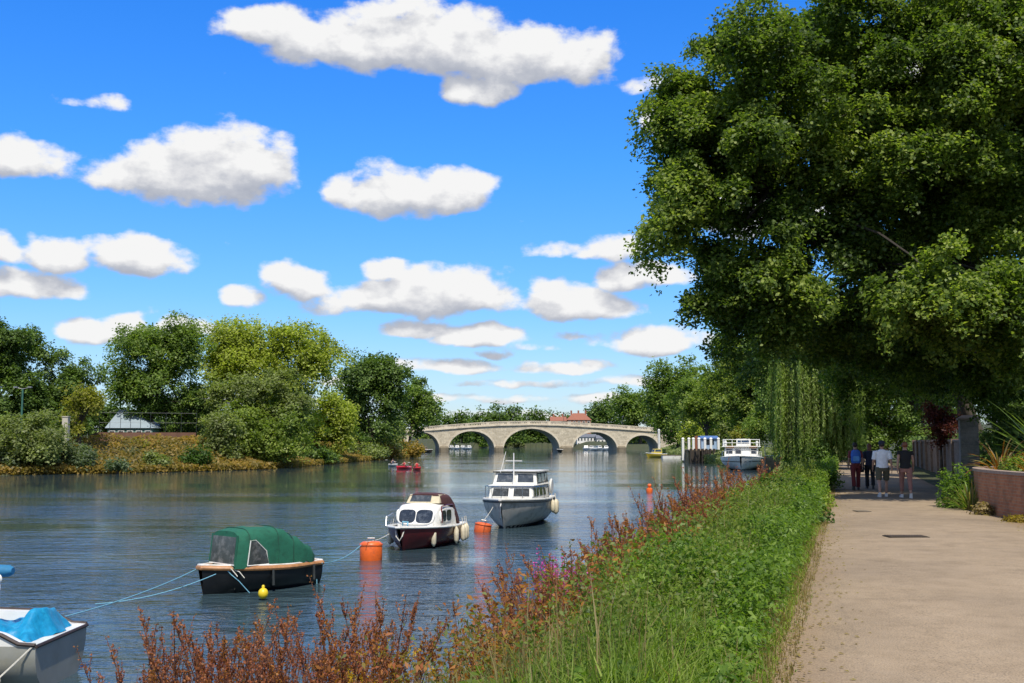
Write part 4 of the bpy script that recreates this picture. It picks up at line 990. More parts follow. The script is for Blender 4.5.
def boat_cruiser():
    psi = math.radians(12); tip = onz(503, 529, 0); L = 5.7
    hd = Vector((-math.sin(psi), -math.cos(psi), 0)); c = tip - hd * (L / 2 - .25)
    root = empty('cabin_cruiser', (c.x, c.y, 0), heading(psi), 'grey hulled cabin cruiser with white wheelhouse and mast, moored in midstream', 'boat')
    h = Hull(L, 2.62, .98, 1.12, .35, .86, .45, 2.5, .65, flare=1.25)
    h.build(M['grey_hull'], root); h.deck(M['white_old'], root)
    h.band(-.05, .10, M['antifoul'], root)
    h.rail(M['iron'], root, .035, -.05); h.rail(M['white_old'], root, .055, .035, 'toe_rail', grow=.985)
    # fore cabin: corners stern-starboard, bow-starboard, bow-port, stern-port
    def ccw(x0, x1, w0, w1): return [(x0, -w0), (x1, -w1), (x1, w1), (x0, w0)]
    z0, z1 = 1.05, 1.60
    b, t = ccw(-2.0, 1.18, 1.06, .93), ccw(-2.0, .98, 1.0, .88)
    cab = MB().frustum(b, t, z0, z1).build('cabin', M['white_old'], root, smooth=False, bevel=.03)
    q = quads_of_frustum(b, t, z0, z1)
    window(root, q[1], .05, .47, .22, .88, M['white_paint'], fr=.07); window(root, q[1], .53, .95, .22, .88, M['white_paint'], fr=.07)
    for side in (0, 2):
        for u0, u1 in ((.66, .80), (.82, .95), (.44, .62), (.24, .40)) if side == 0 else ((.05, .18), (.20, .34), (.38, .56), (.60, .76)):
            window(root, q[side], u0, u1, .25, .85, M['chrome'], fr=.08)
    MB().panel([Vector((-2.05, -1.06, z1 + .004)), Vector((1.08, -.95, z1 + .004)), Vector((1.08, .95, z1 + .004)), Vector((-2.05, 1.06, z1 + .004))], off=.045, th=.045).build('cabin_roof', M['white_paint'], root, smooth=False, bevel=.012)
    z2, z3 = 1.645, 2.13
    b, t = ccw(-2.1, .35, .98, .93), ccw(-2.05, .12, .92, .86)
    MB().frustum(b, t, z2, z3).build('wheelhouse', M['white_old'], root, smooth=False)
    q = quads_of_frustum(b, t, z2, z3)
    window(root, q[1], .04, .47, .12, .93, M['white_paint'], M['pale_glass'], fr=.08, fu=.07); window(root, q[1], .53, .96, .12, .93, M['white_paint'], M['pale_glass'], fr=.08, fu=.07)
    for side in (0, 2):
        for u0, u1 in ((.05, .34), (.37, .66), (.69, .95)): window(root, q[side], u0, u1, .12, .93, M['iron'], M['glass'], fr=.07)
    MB().panel([Vector((-2.2, -1.0, z3 + .003)), Vector((.2, -.95, z3 + .003)), Vector((.2, .95, z3 + .003)), Vector((-2.2, 1.0, z3 + .003))], off=.07, th=.07).build('wheelhouse_roof', M['white_old'], root, smooth=False, bevel=.02)
    rf = MB(); rf.tube([(.22, -.95, z3 + .03), (.24, .95, z3 + .03)], .03, 6); rf.build('roof_trim', M['iron'], root)
    MB().tube([(.46, -.02, z1), (.46, -.02, 2.95)], [.035, .022], 8).tube([(.46, -.36, 2.62), (.46, .33, 2.62)], .018, 6).build('mast', M['white_paint'], root)
    MB().tube([(.3, -.62, z3), (.15, -.42, 3.0)], .012, 6).build('aerial', M['white_paint'], root)
    # pulpit rail round the foredeck
    pr = MB(); ring = [p for p in h.star[6:]] + [p for p in reversed(h.port[6:])]
    up = [Vector((p.x * .985, p.y * .95, p.z + .56)) for p in ring]; pr.tube(up, .016, 6)
    for i in range(0, len(ring), 3): pr.tube([Vector((ring[i].x * .985, ring[i].y * .95, ring[i].z)), up[i]], .013, 5)
    pr.build('guard_rail', M['chrome'], root)
    for x, y in ((-2.3, 1.28), (-1.9, 1.33)): fender(root, (x, y, .62), .55, .12)
    fender(root, (-1.0, 1.36, .7), .45, .1)
    MB().lathe([(.02, -.04), (.3, -.05), (.34, 0), (.3, .05), (.02, .04)], (-2.0, 1.12, 1.5), 14, axis='y').build('lifebuoy', M['white_paint'], root)
    MB().tube([h.port[-1] + Vector((-.1, 0, .04)), h.port[-1] + Vector((.05, 0, -.2)), Vector((L / 2 - .02, -.05, .45))], .02, 6).build('bow_fitting', M['white_paint'], root)

def boat_red():
    psi = math.radians(16); tip = onz(401, 551, 0); L = 4.05
    hd = Vector((-math.sin(psi), -math.cos(psi), 0)); c = tip - hd * (L / 2 - .1)
    root = empty('motor_boat', (c.x, c.y, 0), heading(psi), 'small maroon hulled motor boat with rounded white cabin and cream fenders', 'boat')
    h = Hull(L, 1.98, .60, .72, .3, .84, .45, 2.7, .4, flare=1.3, blunt=.06)
    h.build(M['maroon'], root); h.deck(M['white_grp'], root)
    h.rail(M['white_grp'], root, .05, .02, 'white_gunwale', flat=.8)
    h.band(-.04, .05, M['antifoul'], root)
    # cabin with rounded plan and crown
    def ring(x, w, z0, z1):
        r = .16; pts = [(x, w, z0), (x, w * .97, z1 - r)]
        for k in range(1, 5):
            a = PI / 2 * k / 4; pts.append((x, w * .97 - .22 * (1 - math.cos(a)) , z1 - r + r * math.sin(a)))
        pts.append((x, w * .4, z1 + .035)); pts.append((x, 0, z1 + .05))
        return pts + [(p[0], -p[1], p[2]) for p in reversed(pts[:-1])]
    rg = [ring(-1.15, .76, .62, 1.28), ring(-.2, .78, .62, 1.34), ring(.30, .74, .64, 1.36), ring(.46, .70, .65, 1.30), ring(.60, .66, .66, 1.06), ring(.72, .62, .67, .80)]
    MB().loft(rg).build('cabin', M['white_grp'], root, ang=60)
    fq = [Vector((.755, -.60, .76)), Vector((.755, .60, .76)), Vector((.525, .63, 1.23)), Vector((.525, -.63, 1.23))]
    def oval(q, u0, u1, v0, v1, name, mat, parent, off, n=24, pw=3.6):
        q = [Vector(p) for p in q]; nrm = (q[1] - q[0]).cross(q[3] - q[0]).normalized(); pts = []
        P = lambda u, v: (q[0] * (1 - u) + q[1] * u) * (1 - v) + (q[3] * (1 - u) + q[2] * u) * v
        for k in range(n):
            a = 2 * PI * k / n; ca, sa = math.cos(a), math.sin(a)
            ex = math.copysign(abs(ca) ** (2 / pw), ca); ey = math.copysign(abs(sa) ** (2 / pw), sa)
            pts.append(P((u0 + u1) / 2 + ex * (u1 - u0) / 2, (v0 + v1) / 2 + ey * (v1 - v0) / 2) + nrm * off)
        mb = MB(); mb.loft([[p - nrm * .07 for p in pts], pts]); return mb.build(name, mat, parent, ang=30)
    f = oval(fq, -.02, 1.02, -.03, 1.0, 'window', M['white_paint'], root, .012); oval(fq, .03, .49, .04, .93, 'pane', M['glass'], f, .02); oval(fq, .51, .97, .04, .93, 'pane', M['glass'], f, .02)
    for sgn in (1, -1):
        y0, y1 = .775, .76
        a, b = (.40, -.62) if sgn > 0 else (-.62, .40)
        sq = [Vector((a, sgn * y0, .78)), Vector((b, sgn * y0, .78)), Vector((b, sgn * y1, 1.2)), Vector((a, sgn * y1, 1.2))]
        f = oval(sq, 0, 1, 0, 1, 'window', M['white_paint'], root, .02); oval(sq, .05, .45, .08, .92, 'pane', M['glass'], f, .03); oval(sq, .50, .95, .08, .92, 'pane', M['glass'], f, .03)
    MB().tube([(.32, .79, .78), (.36, .78, 1.16), (.25, .74, 1.3), (-.3, .74, 1.33), (-.9, .72, 1.30)], .022, 6).build('trim_stripe', M['maroon'], root)
    # cream windscreen and folding canopy behind the cabin roof
    MB().frustum([(-.62, -.6), (.02, -.58), (.02, .58), (-.62, .6)], [(-.62, -.56), (-.2, -.52), (-.2, .52), (-.62, .56)], 1.385, 1.66).build('windscreen', M['cream'], root, smooth=False)
    q = [Vector((.02, -.56, 1.385)), Vector((.02, .56, 1.385)), Vector((-.2, .52, 1.66)), Vector((-.2, -.52, 1.66))]
    window(root, q, .06, .76, .12, .9, M['cream'], M['pale_glass'], .05, .03)
    def arch(x, w, z0, z1):
        pts = []
        for k in range(13):
            a = PI * k / 12; ca, sa = math.cos(a), math.sin(a)
            pts.append((x, w * math.copysign(abs(ca) ** .55, ca), z0 + (z1 - z0) * abs(sa) ** .5))
        return pts
    MB().loft([arch(-.16, .60, 1.37, 1.685), arch(-.45, .66, 1.34, 1.72), arch(-.85, .72, 1.2, 1.69), arch(-1.15, .76, .85, 1.52), arch(-1.36, .78, .66, 1.2), arch(-1.5, .78, .62, .85)]).build('canopy', M['maroon_canvas'], root, ang=70)
    for x, y in ((.95, .70), (-.35, 1.02), (-1.1, 1.0), (-1.55, .93), (-1.86, .88)): fender(root, (x, y + .03, .34), .46, .085)
    for x, y in ((.55, -.94), (.15, -1.02)): fender(root, (x, y, .33), .46, .09)
    b = h.port[-1]; MB().tube([(1.55, -.2, .74), (1.98, -.16, .70), (2.09, -.1, .45), (2.05, .0, .32), (2.1, .1, .46), (1.98, .14, .70), (1.6, .1, .76)], .02, 6).build('bow_rope', M['rope_white'], root)
    MB().tube([(1.5, -.12, .76), (1.6, -.08, .88), (1.55, .08, .87), (1.7, .12, .77)], .025, 6).build('cleat_rope', M['rope_blue'], root)
    MB().tube([(1.35, -.75, .72), (1.2, -.8, 1.0), (.5, -.86, 1.08), (.2, -.86, .7)], .013, 6).build('guard_rail', M['chrome'], root)

def boat_green():
    psi = math.radians(43); L = 3.5; c = Vector((-5.90, 26.1, 0))
    root = empty('day_boat', c, heading(psi), 'black hulled day boat under a green canvas canopy with timber gunwale', 'boat')
    root.scale = (.88, .92, 1)
    h = Hull(L, 1.56, .50, .60, .25, .52, .42, 2.4, .12, flare=1.5, blunt=.10)
    h.build(M['black_hull'], root); h.deck(M['varnish'], root, inset=.99, dz=.0)
    h.rail(M['varnish'], root, .062, .0, 'timber_gunwale', flat=.9); h.rail(M['white_grp'], root, .022, .062, 'coaming', grow=.955)
    gc = pmat('green_canvas', (.010, .115, .066), .85, .35, 4, .9, dirt_or_glint=(.006, .06, .036), dscale=4); dk = pmat('dark_green_seam', (.006, .06, .038), .8)
    def arch(x, w, z0, z1, sq=.5):
        pts = []
        for k in range(17):
            a = PI * k / 16; ca, sa = math.cos(a), math.sin(a)
            pts.append((x, w * math.copysign(abs(ca) ** .5, ca), z0 + (z1 - z0) * abs(sa) ** sq))
        return pts
    rg = []
    prof = [(1.06, .62, 1.38), (.76, .655, 1.43), (.30, .665, 1.45), (-.1, .665, 1.44), (-.35, .66, 1.37), (-.6, .645, 1.26), (-.85, .63, 1.15), (-1.08, .59, 1.03), (-1.28, .54, .92), (-1.44, .46, .74)]
    fold = random.Random(4)
    for i, (x, w, z) in enumerate(prof):
        r = arch(x, w, .56, z, .33)
        if i > 3: r = [(p[0] + fold.uniform(-.02, .02), p[1] * (1 + .025 * math.sin(i * 2.3 + k * .9)), p[2] + .045 * math.sin(i * 2.9 + k * .6)) for k, p in enumerate(r)]
        rg.append(r)
    rg.insert(0, [(1.16, p[1] * .96, .56 + (p[2] - .56) * .02) for p in rg[0]])
    MB().loft(rg).build('canopy', gc, root, ang=65)
    q = [Vector((1.155, -.57, .62)), Vector((1.155, .57, .62)), Vector((1.07, .56, 1.30)), Vector((1.07, -.56, 1.30))]
    f = MB().panel(q, -.02, 1.02, -.02, 1.0, .012, .02).build('window', gc, root, smooth=False)
    MB().panel(q, .04, .96, .06, .94, .02, .02).build('pane', M['pale_glass'], f, smooth=False)
    MB().panel(q, .02, .98, .02, .06, .028, .02).build('piping', M['white_grp'], f, smooth=False)
    for sgn in (1, -1):
        y = sgn * .668
        pts = [(.83, y * .975, .63), (.22, y * 1.0, .63), (.30, y * 1.0, .92), (.60, y * .975, 1.16), (.74, y * .955, 1.16)]
        cc = Vector((.5, 0, .85))
        def slab(k, off): return [(cc.x + (p[0] - cc.x) * k, p[1] + sgn * off, cc.z + (p[2] - cc.z) * k) for p in pts]
        MB().loft([slab(1.0, -.02), slab(1.0, .018)]).build('side_window', M['pale_glass'], root, smooth=False)
        MB().tube(slab(1.05, .018) + [slab(1.05, .018)[0]], .014, 5).build('window_piping', M['white_grp'], root)
        MB().tube([(-.08, y, .6), (-.1, y * 1.0, 1.0), (-.1, y * .93, 1.3)], .012, 5).build('seam', gc, root)
    for xx, ww, zz in ((.76, .655, 1.43), (-.1, .665, 1.44), (-.6, .645, 1.26)):
        MB().tube([(p[0], p[1] * 1.004, p[2] + .006) for p in arch(xx, ww, .56, zz, .33)], .013, 5).build('seam', dk, root)
    MB().ell((.2, -.02, 1.432), (.3, .34, .022), 12, 4).build('roof_patch', pmat('faded_canvas_patch', (.07, .085, .05), .9, .3, 6), root)
    for x, y in ((.15, .80), (-1.3, .60)): MB().tube([(x, y, .5), (x, y + .02, .15)], .035, 8).build('fender', M['iron'], root)
    MB().tube([(1.3, .3, .62), (1.2, .46, .45), (1.05, .6, .3), (.8, .72, .02)], .012, 5).build('hanging_rope', M['rope_blue'], root)
    MB().tube([(1.35, .2, .63), (1.2, .5, .56), (1.1, .62, .4)], .014, 5).tube([(1.3, .25, .63), (1.05, .62, .5), (.95, .7, .36)], .014, 5).build('tied_rope', M['rope_white'], root)
    MB().tube([(-1.58, .2, .55), (-1.62, .3, .3), (-1.6, .36, 0)], .012, 5).build('stern_rope', M['rope_blue'], root)
    return root

def boat_left():
    c = Vector((-8.75, 16.1, 0))
    root = empty('dinghy', c, PI, 'pale grey open dinghy with a turquoise tarpaulin, cut by the left bottom corner', 'boat')
    # here +x is the bow (pointing left in the picture); stern transom to the right
    h = Hull(4.6, 1.95, .64, .85, .3, .92, .5, 2.2, .3)
    h.build(M['pale_hull'], root)
    # side decks and inner liner
    lin = MB(); rg = []
    for i in range(0, 15):
        p, q = h.port[i], h.star[i]
        if i == 0: p, q = p.copy(), q.copy()
        rise = .19 * sm((i - .6) / 2.2)
        x = p.x
        rg.append([(x, p.y, p.z + .0), (x, p.y, p.z + .02 + rise), (x, p.y * .82, p.z + .02 + rise), (x, p.y * .78, .32), (x, q.y * .78, .32), (x, q.y * .82, q.z + .02 + rise), (x, q.y, q.z + .02 + rise), (x, q.y, q.z)])
    lin.loft(rg, closed=False, cap=False); lin.build('side_deck', M['white_grp'], root, smooth=False)
    x = h.port[0].x; w = h.port[0].y
    MB().box((x + .16, 0, .635), (.34, w * 1.96, .05)).box((x + .32, 0, .48), (.05, w * 1.6, .3)).build('stern_deck', M['white_grp'], root, smooth=False, bevel=.012)
    tr = MB(); tr.tube([(x - .01, w, .64), (x - .01, -w, .64)], .026, 6)
    for s_ in (h.port, h.star):
        sg = 1 if s_ is h.port else -1
        tr.tube([(p.x, p.y + sg * .01, p.z + .02 +   .19 * sm((i - .6) / 2.2)) for i, p in enumerate(s_[:16])], .028, 6)
    tr.build('rubbing_strake', M['rubber'], root)
    h.deck(M['white_grp'], root, .7, 1.0, .18, 1.0, .08, 'foredeck')
    tag_boom = MB().tube([(-1.40, .1, .4), (-1.40, .1, 1.58)], .028, 8); tag_boom.build('post', M['white_paint'], root)
    bm = MB(); bm.loft([[(xx, .1 + .13 * math.cos(a) * k, 1.56 + .10 * math.sin(a) * k) for a in [2 * PI * j / 10 for j in range(10)]] for xx, k in ((-1.60, .5), (-1.54, .85), (-.9, 1.1), (.4, 1.2), (1.3, .8))])
    bm.build('boom_cover', pmat('blue_cover_canvas', (.02, .17, .34), .75, .2, 8), root)
    MB().lathe([(.05, -.03), (.075, 0), (.05, .03)], (-1.45, .27, 1.47), 12, axis='y').build('pulley', M['white_paint'], root)
    # the sheet over the cockpit: crumpled
    rng = np.random.default_rng(3); tp = MB(); nx, ny = 60, 44; vs = []
    ph = rng.uniform(0, 6, 20)
    for j in range(ny):
        for i in range(nx):
            u, v = i / (nx - 1), j / (ny - 1)
            xx = x + .10 + 1.25 * u + .05 * math.sin(7 * v + 2); yy = (-.78 + 1.56 * v) * (1 - .12 * abs(math.sin(5 * u)))
            edge = min(1, 6 * min(u, 1 - u, v, 1 - v))
            lump = .20 * math.exp(-((u - .15) / .2) ** 2 - ((v - .45) / .36) ** 2) + .07 * math.exp(-((u - .65) / .3) ** 2) + .05 * math.sin(6 * u + 3 * v)
            wr = .05 * abs(math.sin(9 * u + 4 * v + 1.5 * math.sin(5 * v))) * edge - .03 * abs(math.sin(13 * v - 6 * u)) * edge + sum(.016 * math.sin((8 + 3.4 * k) * (u * math.cos(ph[k]) + v * math.sin(ph[k])) + ph[k + 8]) for k in range(8))
            vs.append((xx, yy, .64 + (lump + .12) * edge + wr))
    tp.add(vs, [(j * nx + i, j * nx + i + 1, (j + 1) * nx + i + 1, (j + 1) * nx + i) for j in range(ny - 1) for i in range(nx - 1)])
    o = tp.build('tarpaulin', pmat('turquoise_tarpaulin', (.006, .23, .44), .42, .2, 14, .5, dirt_or_glint=(.02, .36, .60), dscale=9), None, ang=180)
    o.matrix_world = Matrix.Translation(c) @ Matrix.Rotation(PI, 4, 'Z')
    tag(o, 'crumpled turquoise tarpaulin lying in the pale dinghy', 'tarpaulin')
    MB().tube([(x + .02, w, .66), (x + .25, w + .08, .42), (x + .45, w + .14, .22)], .013, 5).build('fender_line', M['rope_white'], root)
    MB().lathe([(.03, -.36), (.08, -.34), (.11, -.27), (.11, .27), (.08, .34), (.03, .36)], (x + .75, w + .16, .2), 12, axis='x').build('fender', M['fender'], root)

def boat_trip():
    c = onz(741, 470.5, 0); psi = math.radians(13); L = 15; hd = Vector((-math.sin(psi), -math.cos(psi), 0))
    c = c - hd * (L / 2 - .3); root = empty('passenger_boat', (c.x, c.y, 0), heading(psi), 'white passenger boat moored bow-on at the jetty', 'boat')
    h = Hull(L, 5.35, 1.25, 1.72, .5, .9, .4, 3.2, .9, flare=1.15, blunt=.04)
    h.build(M['white_grp'], root); h.deck(M['white_old'], root)
    h.band(.0, .12, M['antifoul'], root); h.band(.98, 1.08, M['iron'], root, 'dark_stripe')
    h.rail(M['white_paint'], root, .06, .03, 'gunwale')
    rl = MB(); ring = h.star[11:] + h.port[:10:-1]; up = [Vector((p.x * .99, p.y * .93, p.z + .75)) for p in ring]; rl.tube(up, .03, 6)
    for i in range(0, len(ring), 2): rl.tube([Vector((ring[i].x * .99, ring[i].y * .93, ring[i].z)), up[i]], .025, 5)
    rl.build('bow_rail', M['white_paint'], root)
    def ccw(x0, x1, w0, w1): return [(x0, -w0), (x1, -w1), (x1, w1), (x0, w0)]
    b, t = ccw(-6.5, 3.6, 2.25, 2.05), ccw(-6.5, 3.3, 2.2, 2.0); z0, z1 = 1.3, 2.75
    MB().frustum(b, t, z0, z1).build('saloon', M['white_grp'], root, smooth=False)
    q = quads_of_frustum(b, t, z0, z1)
    for u0, u1 in ((.03, .25), (.30, .5), (.78, .97)): window(root, q[1], u0, u1, .42, .9, M['white_paint'], M['glass'], .06)
    MB().panel(q[1], .56, .72, .05, .9, .03, .05).build('door', M['white_paint'], root, smooth=False)
    for sd in (0, 2):
        for k in range(7): window(root, q[sd], .05 + k * .135, .16 + k * .135, .4, .88, M['white_paint'], M['glass'], .06)
    for u0, u1 in ((.03, .28), (.74, .97)): MB().panel(q[1], u0, u1, .92, 1.12, .03, .06).build('name_board', M['varnish'], root, smooth=False)
    MB().box((-1.5, 0, 2.84), (10.4, 4.7, .1)).build('roof', M['white_paint'], root, smooth=False, bevel=.02)
    rr = MB()
    for sx in (-6.5, -4, -1.5, 1, 3.4):
        for sy in (-2.2, 2.2): rr.tube([(sx, sy, 2.9), (sx, sy, 3.75)], .045, 6)
    for sy in (-2.2, 2.2): rr.tube([(-6.5, sy, 3.7), (3.4, sy, 3.7)], .04, 6).tube([(-6.5, sy, 3.3), (3.4, sy, 3.3)], .03, 6)
    for z in (3.3, 3.7): rr.tube([(3.4, -2.2, z), (3.4, 2.2, z)], .04, 6)
    for sy in (-1.1, 0, 1.1): rr.tube([(3.4, sy, 2.9), (3.4, sy, 3.7)], .04, 6)
    rr.build('roof_rail', M['white_paint'], root)
    MB().box((-.6, .2, 3.35), (2.2, 1.8, .9), top=.94).build('wheelhouse', M['white_grp'], root, smooth=False, bevel=.02)
    MB().panel([Vector((.5, -.62, 3.1)), Vector((.5, 1.02, 3.1)), Vector((.44, 1.0, 3.7)), Vector((.44, -.6, 3.7))], .06, .94, .2, .85, .03, .03).build('windscreen', M['glass'], root, smooth=False)
    for sy in (-1.9, 1.9): MB().lathe([(.02, 2.9), (.14, 2.92), (.16, 3.3), (.12, 3.5), (.02, 3.55)], (3.0, sy, .0), 8).build('vent_cowl', M['white_paint'], root)

def small_boat(name, label, px, py, L, B, rz, hullm, cabm, group=None, cab=True):
    c = onz(px, py, 0); root = empty(name, (c.x, c.y, 0), rz, label, 'boat', group)
    h = Hull(L, B, .75, 1.0, .3, .85, .42, 2.4, .5); h.build(hullm, root); h.deck(M['white_old'], root); h.rail(M['white_paint'], root, .06, .02)
    if cab:
        b = [(-L * .25, -B * .36), (L * .2, -B * .32), (L * .2, B * .32), (-L * .25, B * .36)]; t = [(-L * .22, -B * .32), (L * .1, -B * .28), (L * .1, B * .28), (-L * .22, B * .32)]
        MB().frustum(b, t, .8, 1.9).build('cabin', cabm, root, smooth=False)
        q = quads_of_frustum(b, t, .8, 1.9)
        for k in range(4):
            MB().panel(q[k], .1, .9, .45, .85, .02, .03).build('window', M['glass'], root, smooth=False)
    return root

def buoy_drum(label, px, py, r, h, tilt=0.0, mat='orange'):
    c = onz(px, py, 0); root = empty('mooring_buoy', (c.x, c.y + r, 0), 0, label, 'buoy')
    o = MB().lathe([(.03, -.25), (r * .8, -.24), (r, -.15), (r, h - .12), (r * .9, h - .03), (r * .75, h), (.03, h + .015)], n=22).build('float', M[mat], root)
    e = MB(); e.tube([(-.1, 0, h), (-.1, 0, h + .1), (.1, 0, h + .1), (.1, 0, h)], .02, 6)
    e2 = e.build('ring', M['steel'], root)
    MB().lathe([(r + .012, h * .80), (r + .012, h * .88)], n=22).build('band', M['orange_old'], root)
    root.rotation_euler = (0, tilt, 0); return root

def build_river_things():
    boat_cruiser(); boat_red(); g = boat_green(); boat_left(); boat_trip()
    b1 = buoy_drum('orange drum mooring buoy between the green boat and the maroon boat', 369.5, 561, .325, .52)
    b2 = buoy_drum('orange drum mooring buoy at the bow of the grey cruiser', 482, 532.5, .32, .34, .16, 'orange_old')
    c = onz(263, 600, 0); root = empty('fender_buoy', (c.x, c.y, 0), 0, 'small round yellow buoy floating beside the green canopied boat', 'buoy')
    MB().ell((0, 0, .14), (.11, .11, .12), 14, 10).build('float', M['yellow'], root); MB().lathe([(.03, .2), (.035, .3), (.02, .32)], n=8).build('neck', M['yellow'], root)
    c = onz(649.5, 492.5, 0); root = empty('marker_buoy', (c.x, c.y, 0), 0, 'small red-orange round buoy alone on the river near the bank plants', 'buoy')
    MB().lathe([(.04, -.1), (.2, -.05), (.23, .12), (.2, .26), (.1, .32), (.04, .33)], n=14).build('float', M['orange'], root); MB().ell((0, 0, .46), (.14, .14, .14), 12, 8).build('top_ball', M['orange'], root)
    # ropes
    def rope(label, a, b, sag, m='rope_blue', r=.011, n=14):
        a = Vector(a); b = Vector(b); pts = []
        for k in range(n + 1):
            t = k / n; p = a.lerp(b, t); p.z -= sag * 4 * t * (1 - t); p.z = max(p.z, .02 + .0 * k); pts.append(p)
        tag(MB().tube(pts, r, 6).build('mooring_rope', M[m], None), label, 'rope')
    rope('blue rope from the dinghy to the bow of the green canopied boat', (-7.2, 17.0, .66), onz(199, 568, .56), .10)
    rope('lower blue rope dropping from the green boat bow into the water', onz(216, 574, .52), onz(95, 604, .02), .12)
    rope('blue rope from the stern of the green boat to the orange drum buoy', onz(322, 563, .5), onz(361, 545, .5), .12)
    rope('slack pale rope between orange drum buoy and maroon boat', onz(366, 542, .55), onz(389, 534, .6), .05, 'rope_white')
    rope('short rope from the grey cruiser bow to its orange buoy', onz(484, 520, .5), onz(493, 507, .85), .03, 'rope_white')
    # far craft
    small_boat('motor_boat', 'yellow boat moored under the right end of the bridge', 656, 457.5, 4.6, 2.1, math.radians(-160), pmat('yellow_hull_paint', (.6, .42, .04), .4), pmat('yellow_cabin_paint', (.55, .42, .08), .5))
    gp = 'white boats moored beyond the bridge'
    for i, (px, rz) in enumerate(((451, 60), (457, 80), (463, 100), (469, 75), (586, 90), (592, 110), (599, 70), (606, 85))):
        s = onz(px, 449.4, 0)
        lab = 'small white boat moored beyond the left side arch, one of four' if i < 4 else 'small white boat moored beyond the fourth arch, one of four'
        small_boat('motor_boat', lab, px, (449.3 if i < 4 else 450.3) + .3 * (i % 2), 6.5, 2.6, math.radians(-rz), M['white_grp'], M['white_grp'], gp + (' left' if i < 4 else ' right'))
    small_boat('motor_boat', 'small dark boat lying off the third pier of the bridge', 563, 452.2, 4.5, 1.9, math.radians(-150), M['black_hull'], M['white_old'])
    small_boat('motor_boat', 'dark boat under the left end arch of the bridge', 424, 452.5, 6.5, 2.2, math.radians(-30), M['timber_dark'], M['timber'])
    p = onz(672, 458.3, 0); root = empty('pontoon', (p.x, p.y, 0), 0, 'low white floating pontoon right of the yellow boat', 'pontoon')
    MB().box((0, 0, .25), (4.2, 2.4, .7)).build('float', M['white_old'], root, smooth=False, bevel=.04); MB().box((0, 0, .64), (4.3, 2.5, .07)).build('deck', M['timber'], root, smooth=False)
    p = onz(659.5, 457.5, 0); z = at(659, 430.5, p.y).z; root = empty('mooring_pile', (p.x, p.y + .5, 0), 0, 'tall pale mooring pile standing in the river by the yellow boat', 'pile')
    MB().tube([(0, 0, -1.5), (0, 0, z)], [.3, .26], 10).build('pile', M['white_old'], root); MB().lathe([(.3, z), (.3, z + .1), (.02, z + .35)], n=10).build('cap', M['white_paint'], root)
    # jetty
    P0 = onz(691, 462.6, 0); P1 = onz(720, 463.2, 0); DZ = 2.15
    jx0, jx1, jy = P0.x, P1.x, P0.y
    root = empty('timber_jetty', (jx0, jy, 0), 0, 'dark timber jetty with piles left of the white passenger boat', 'jetty')
    w = jx1 - jx0
    MB().box((w / 2, 4.2, DZ - .1), (w + .6, 8.6, .2)).build('deck', M['timber'], root, smooth=False)
    MB().box((w / 2, 4.9, .6), (w + .2, 6.0, 2.6)).build('retaining_wall', pmat('mossy_wall', (.26, .20, .09), .9, .4, 1.2, .4), root, smooth=False)
    for k in range(7):
        MB().tube([(w * k / 6, -.2, -1.5), (w * k / 6, -.2, DZ + .15)], .2, 8).build('pile', M['timber_dark'], root)
    for k in (0, 1, 3, 4): MB().box((w * (k + .5) / 6, -.15, 1.0), (w / 6 * .75, .14, 1.9)).build('fender_board', M['timber_dark'], root, smooth=False)
    for i, px in enumerate((683, 689, 693.5, 699, 705, 711, 718.5)):
        y = jy + .5 if px > 690 else jy + 5; a = at(px, 450, y); zt = at(px, 438.8, y).z; b0 = DZ if px > 690 else max(.3, terrain(a.x, y))
        r = empty('mooring_post', (a.x, y, b0), 0, 'white topped mooring post standing along the jetty', 'post', 'white topped posts along the jetty')
        MB().box((0, 0, (zt - b0) / 2), (.38, .38, zt - b0)).build('post', M['white_paint'], r, smooth=False); MB().box((0, 0, zt - b0 + .1), (.48, .48, .2), top=.5).build('cap', M['white_paint'], r, smooth=False)
    ky = jy + 4; a = at(708, 447, ky); z0 = DZ; zt = at(708, 435.8, ky).z
    root = empty('ticket_kiosk', (a.x, ky, z0), 0, 'small blue topped kiosk on the jetty left of the passenger boat', 'kiosk')
    h = zt - z0; MB().box((0, 0, h * .42), (2.6, 2, h * .84)).build('wall', pmat('pale_blue_panel', (.30, .42, .58), .5), root, smooth=False)
    MB().box((0, 0, h * .9), (3.3, 2.6, h * .2), top=.85).build('awning', pmat('blue_awning', (.02, .11, .36), .6), root, smooth=False)
    MB().panel([Vector((-1.1, -1, .3)), Vector((1.1, -1, .3)), Vector((1.1, -1, h * .8)), Vector((-1.1, -1, h * .8))], .12, .88, .3, .85, .03, .04).build('window', M['glass'], root, smooth=False)
    MB().box((-2.0, 0, h * .5), (.5, .6, h * 1.0)).build('side_post', pmat('rust_brown_paint', (.22, .08, .04), .7), root, smooth=False)
    # railings and steps right of the passenger boat
    a, b = at(765, 450, 128), at(795, 450, 120); root = empty('quay_railing', (a.x, a.y, 1.62), 0, 'pale metal railing on the quay right of the passenger boat', 'railing')
    d = b - a; d.z = 0
    rl = MB(); n = 14
    for z in (1.3, .2): rl.tube([(0, 0, z), (d.x, d.y, z)], .03, 6)
    for k in range(1, n): rl.tube([(d.x * k / n, d.y * k / n, .2), (d.x * k / n, d.y * k / n, 1.3)], .016, 5)
    rl.build('rail', M['steel'], root)
    for k in (0, .5, 1): MB().tube([(d.x * k, d.y * k, -.2), (d.x * k, d.y * k, 1.45)], .05, 6).build('post', M['steel'], root)
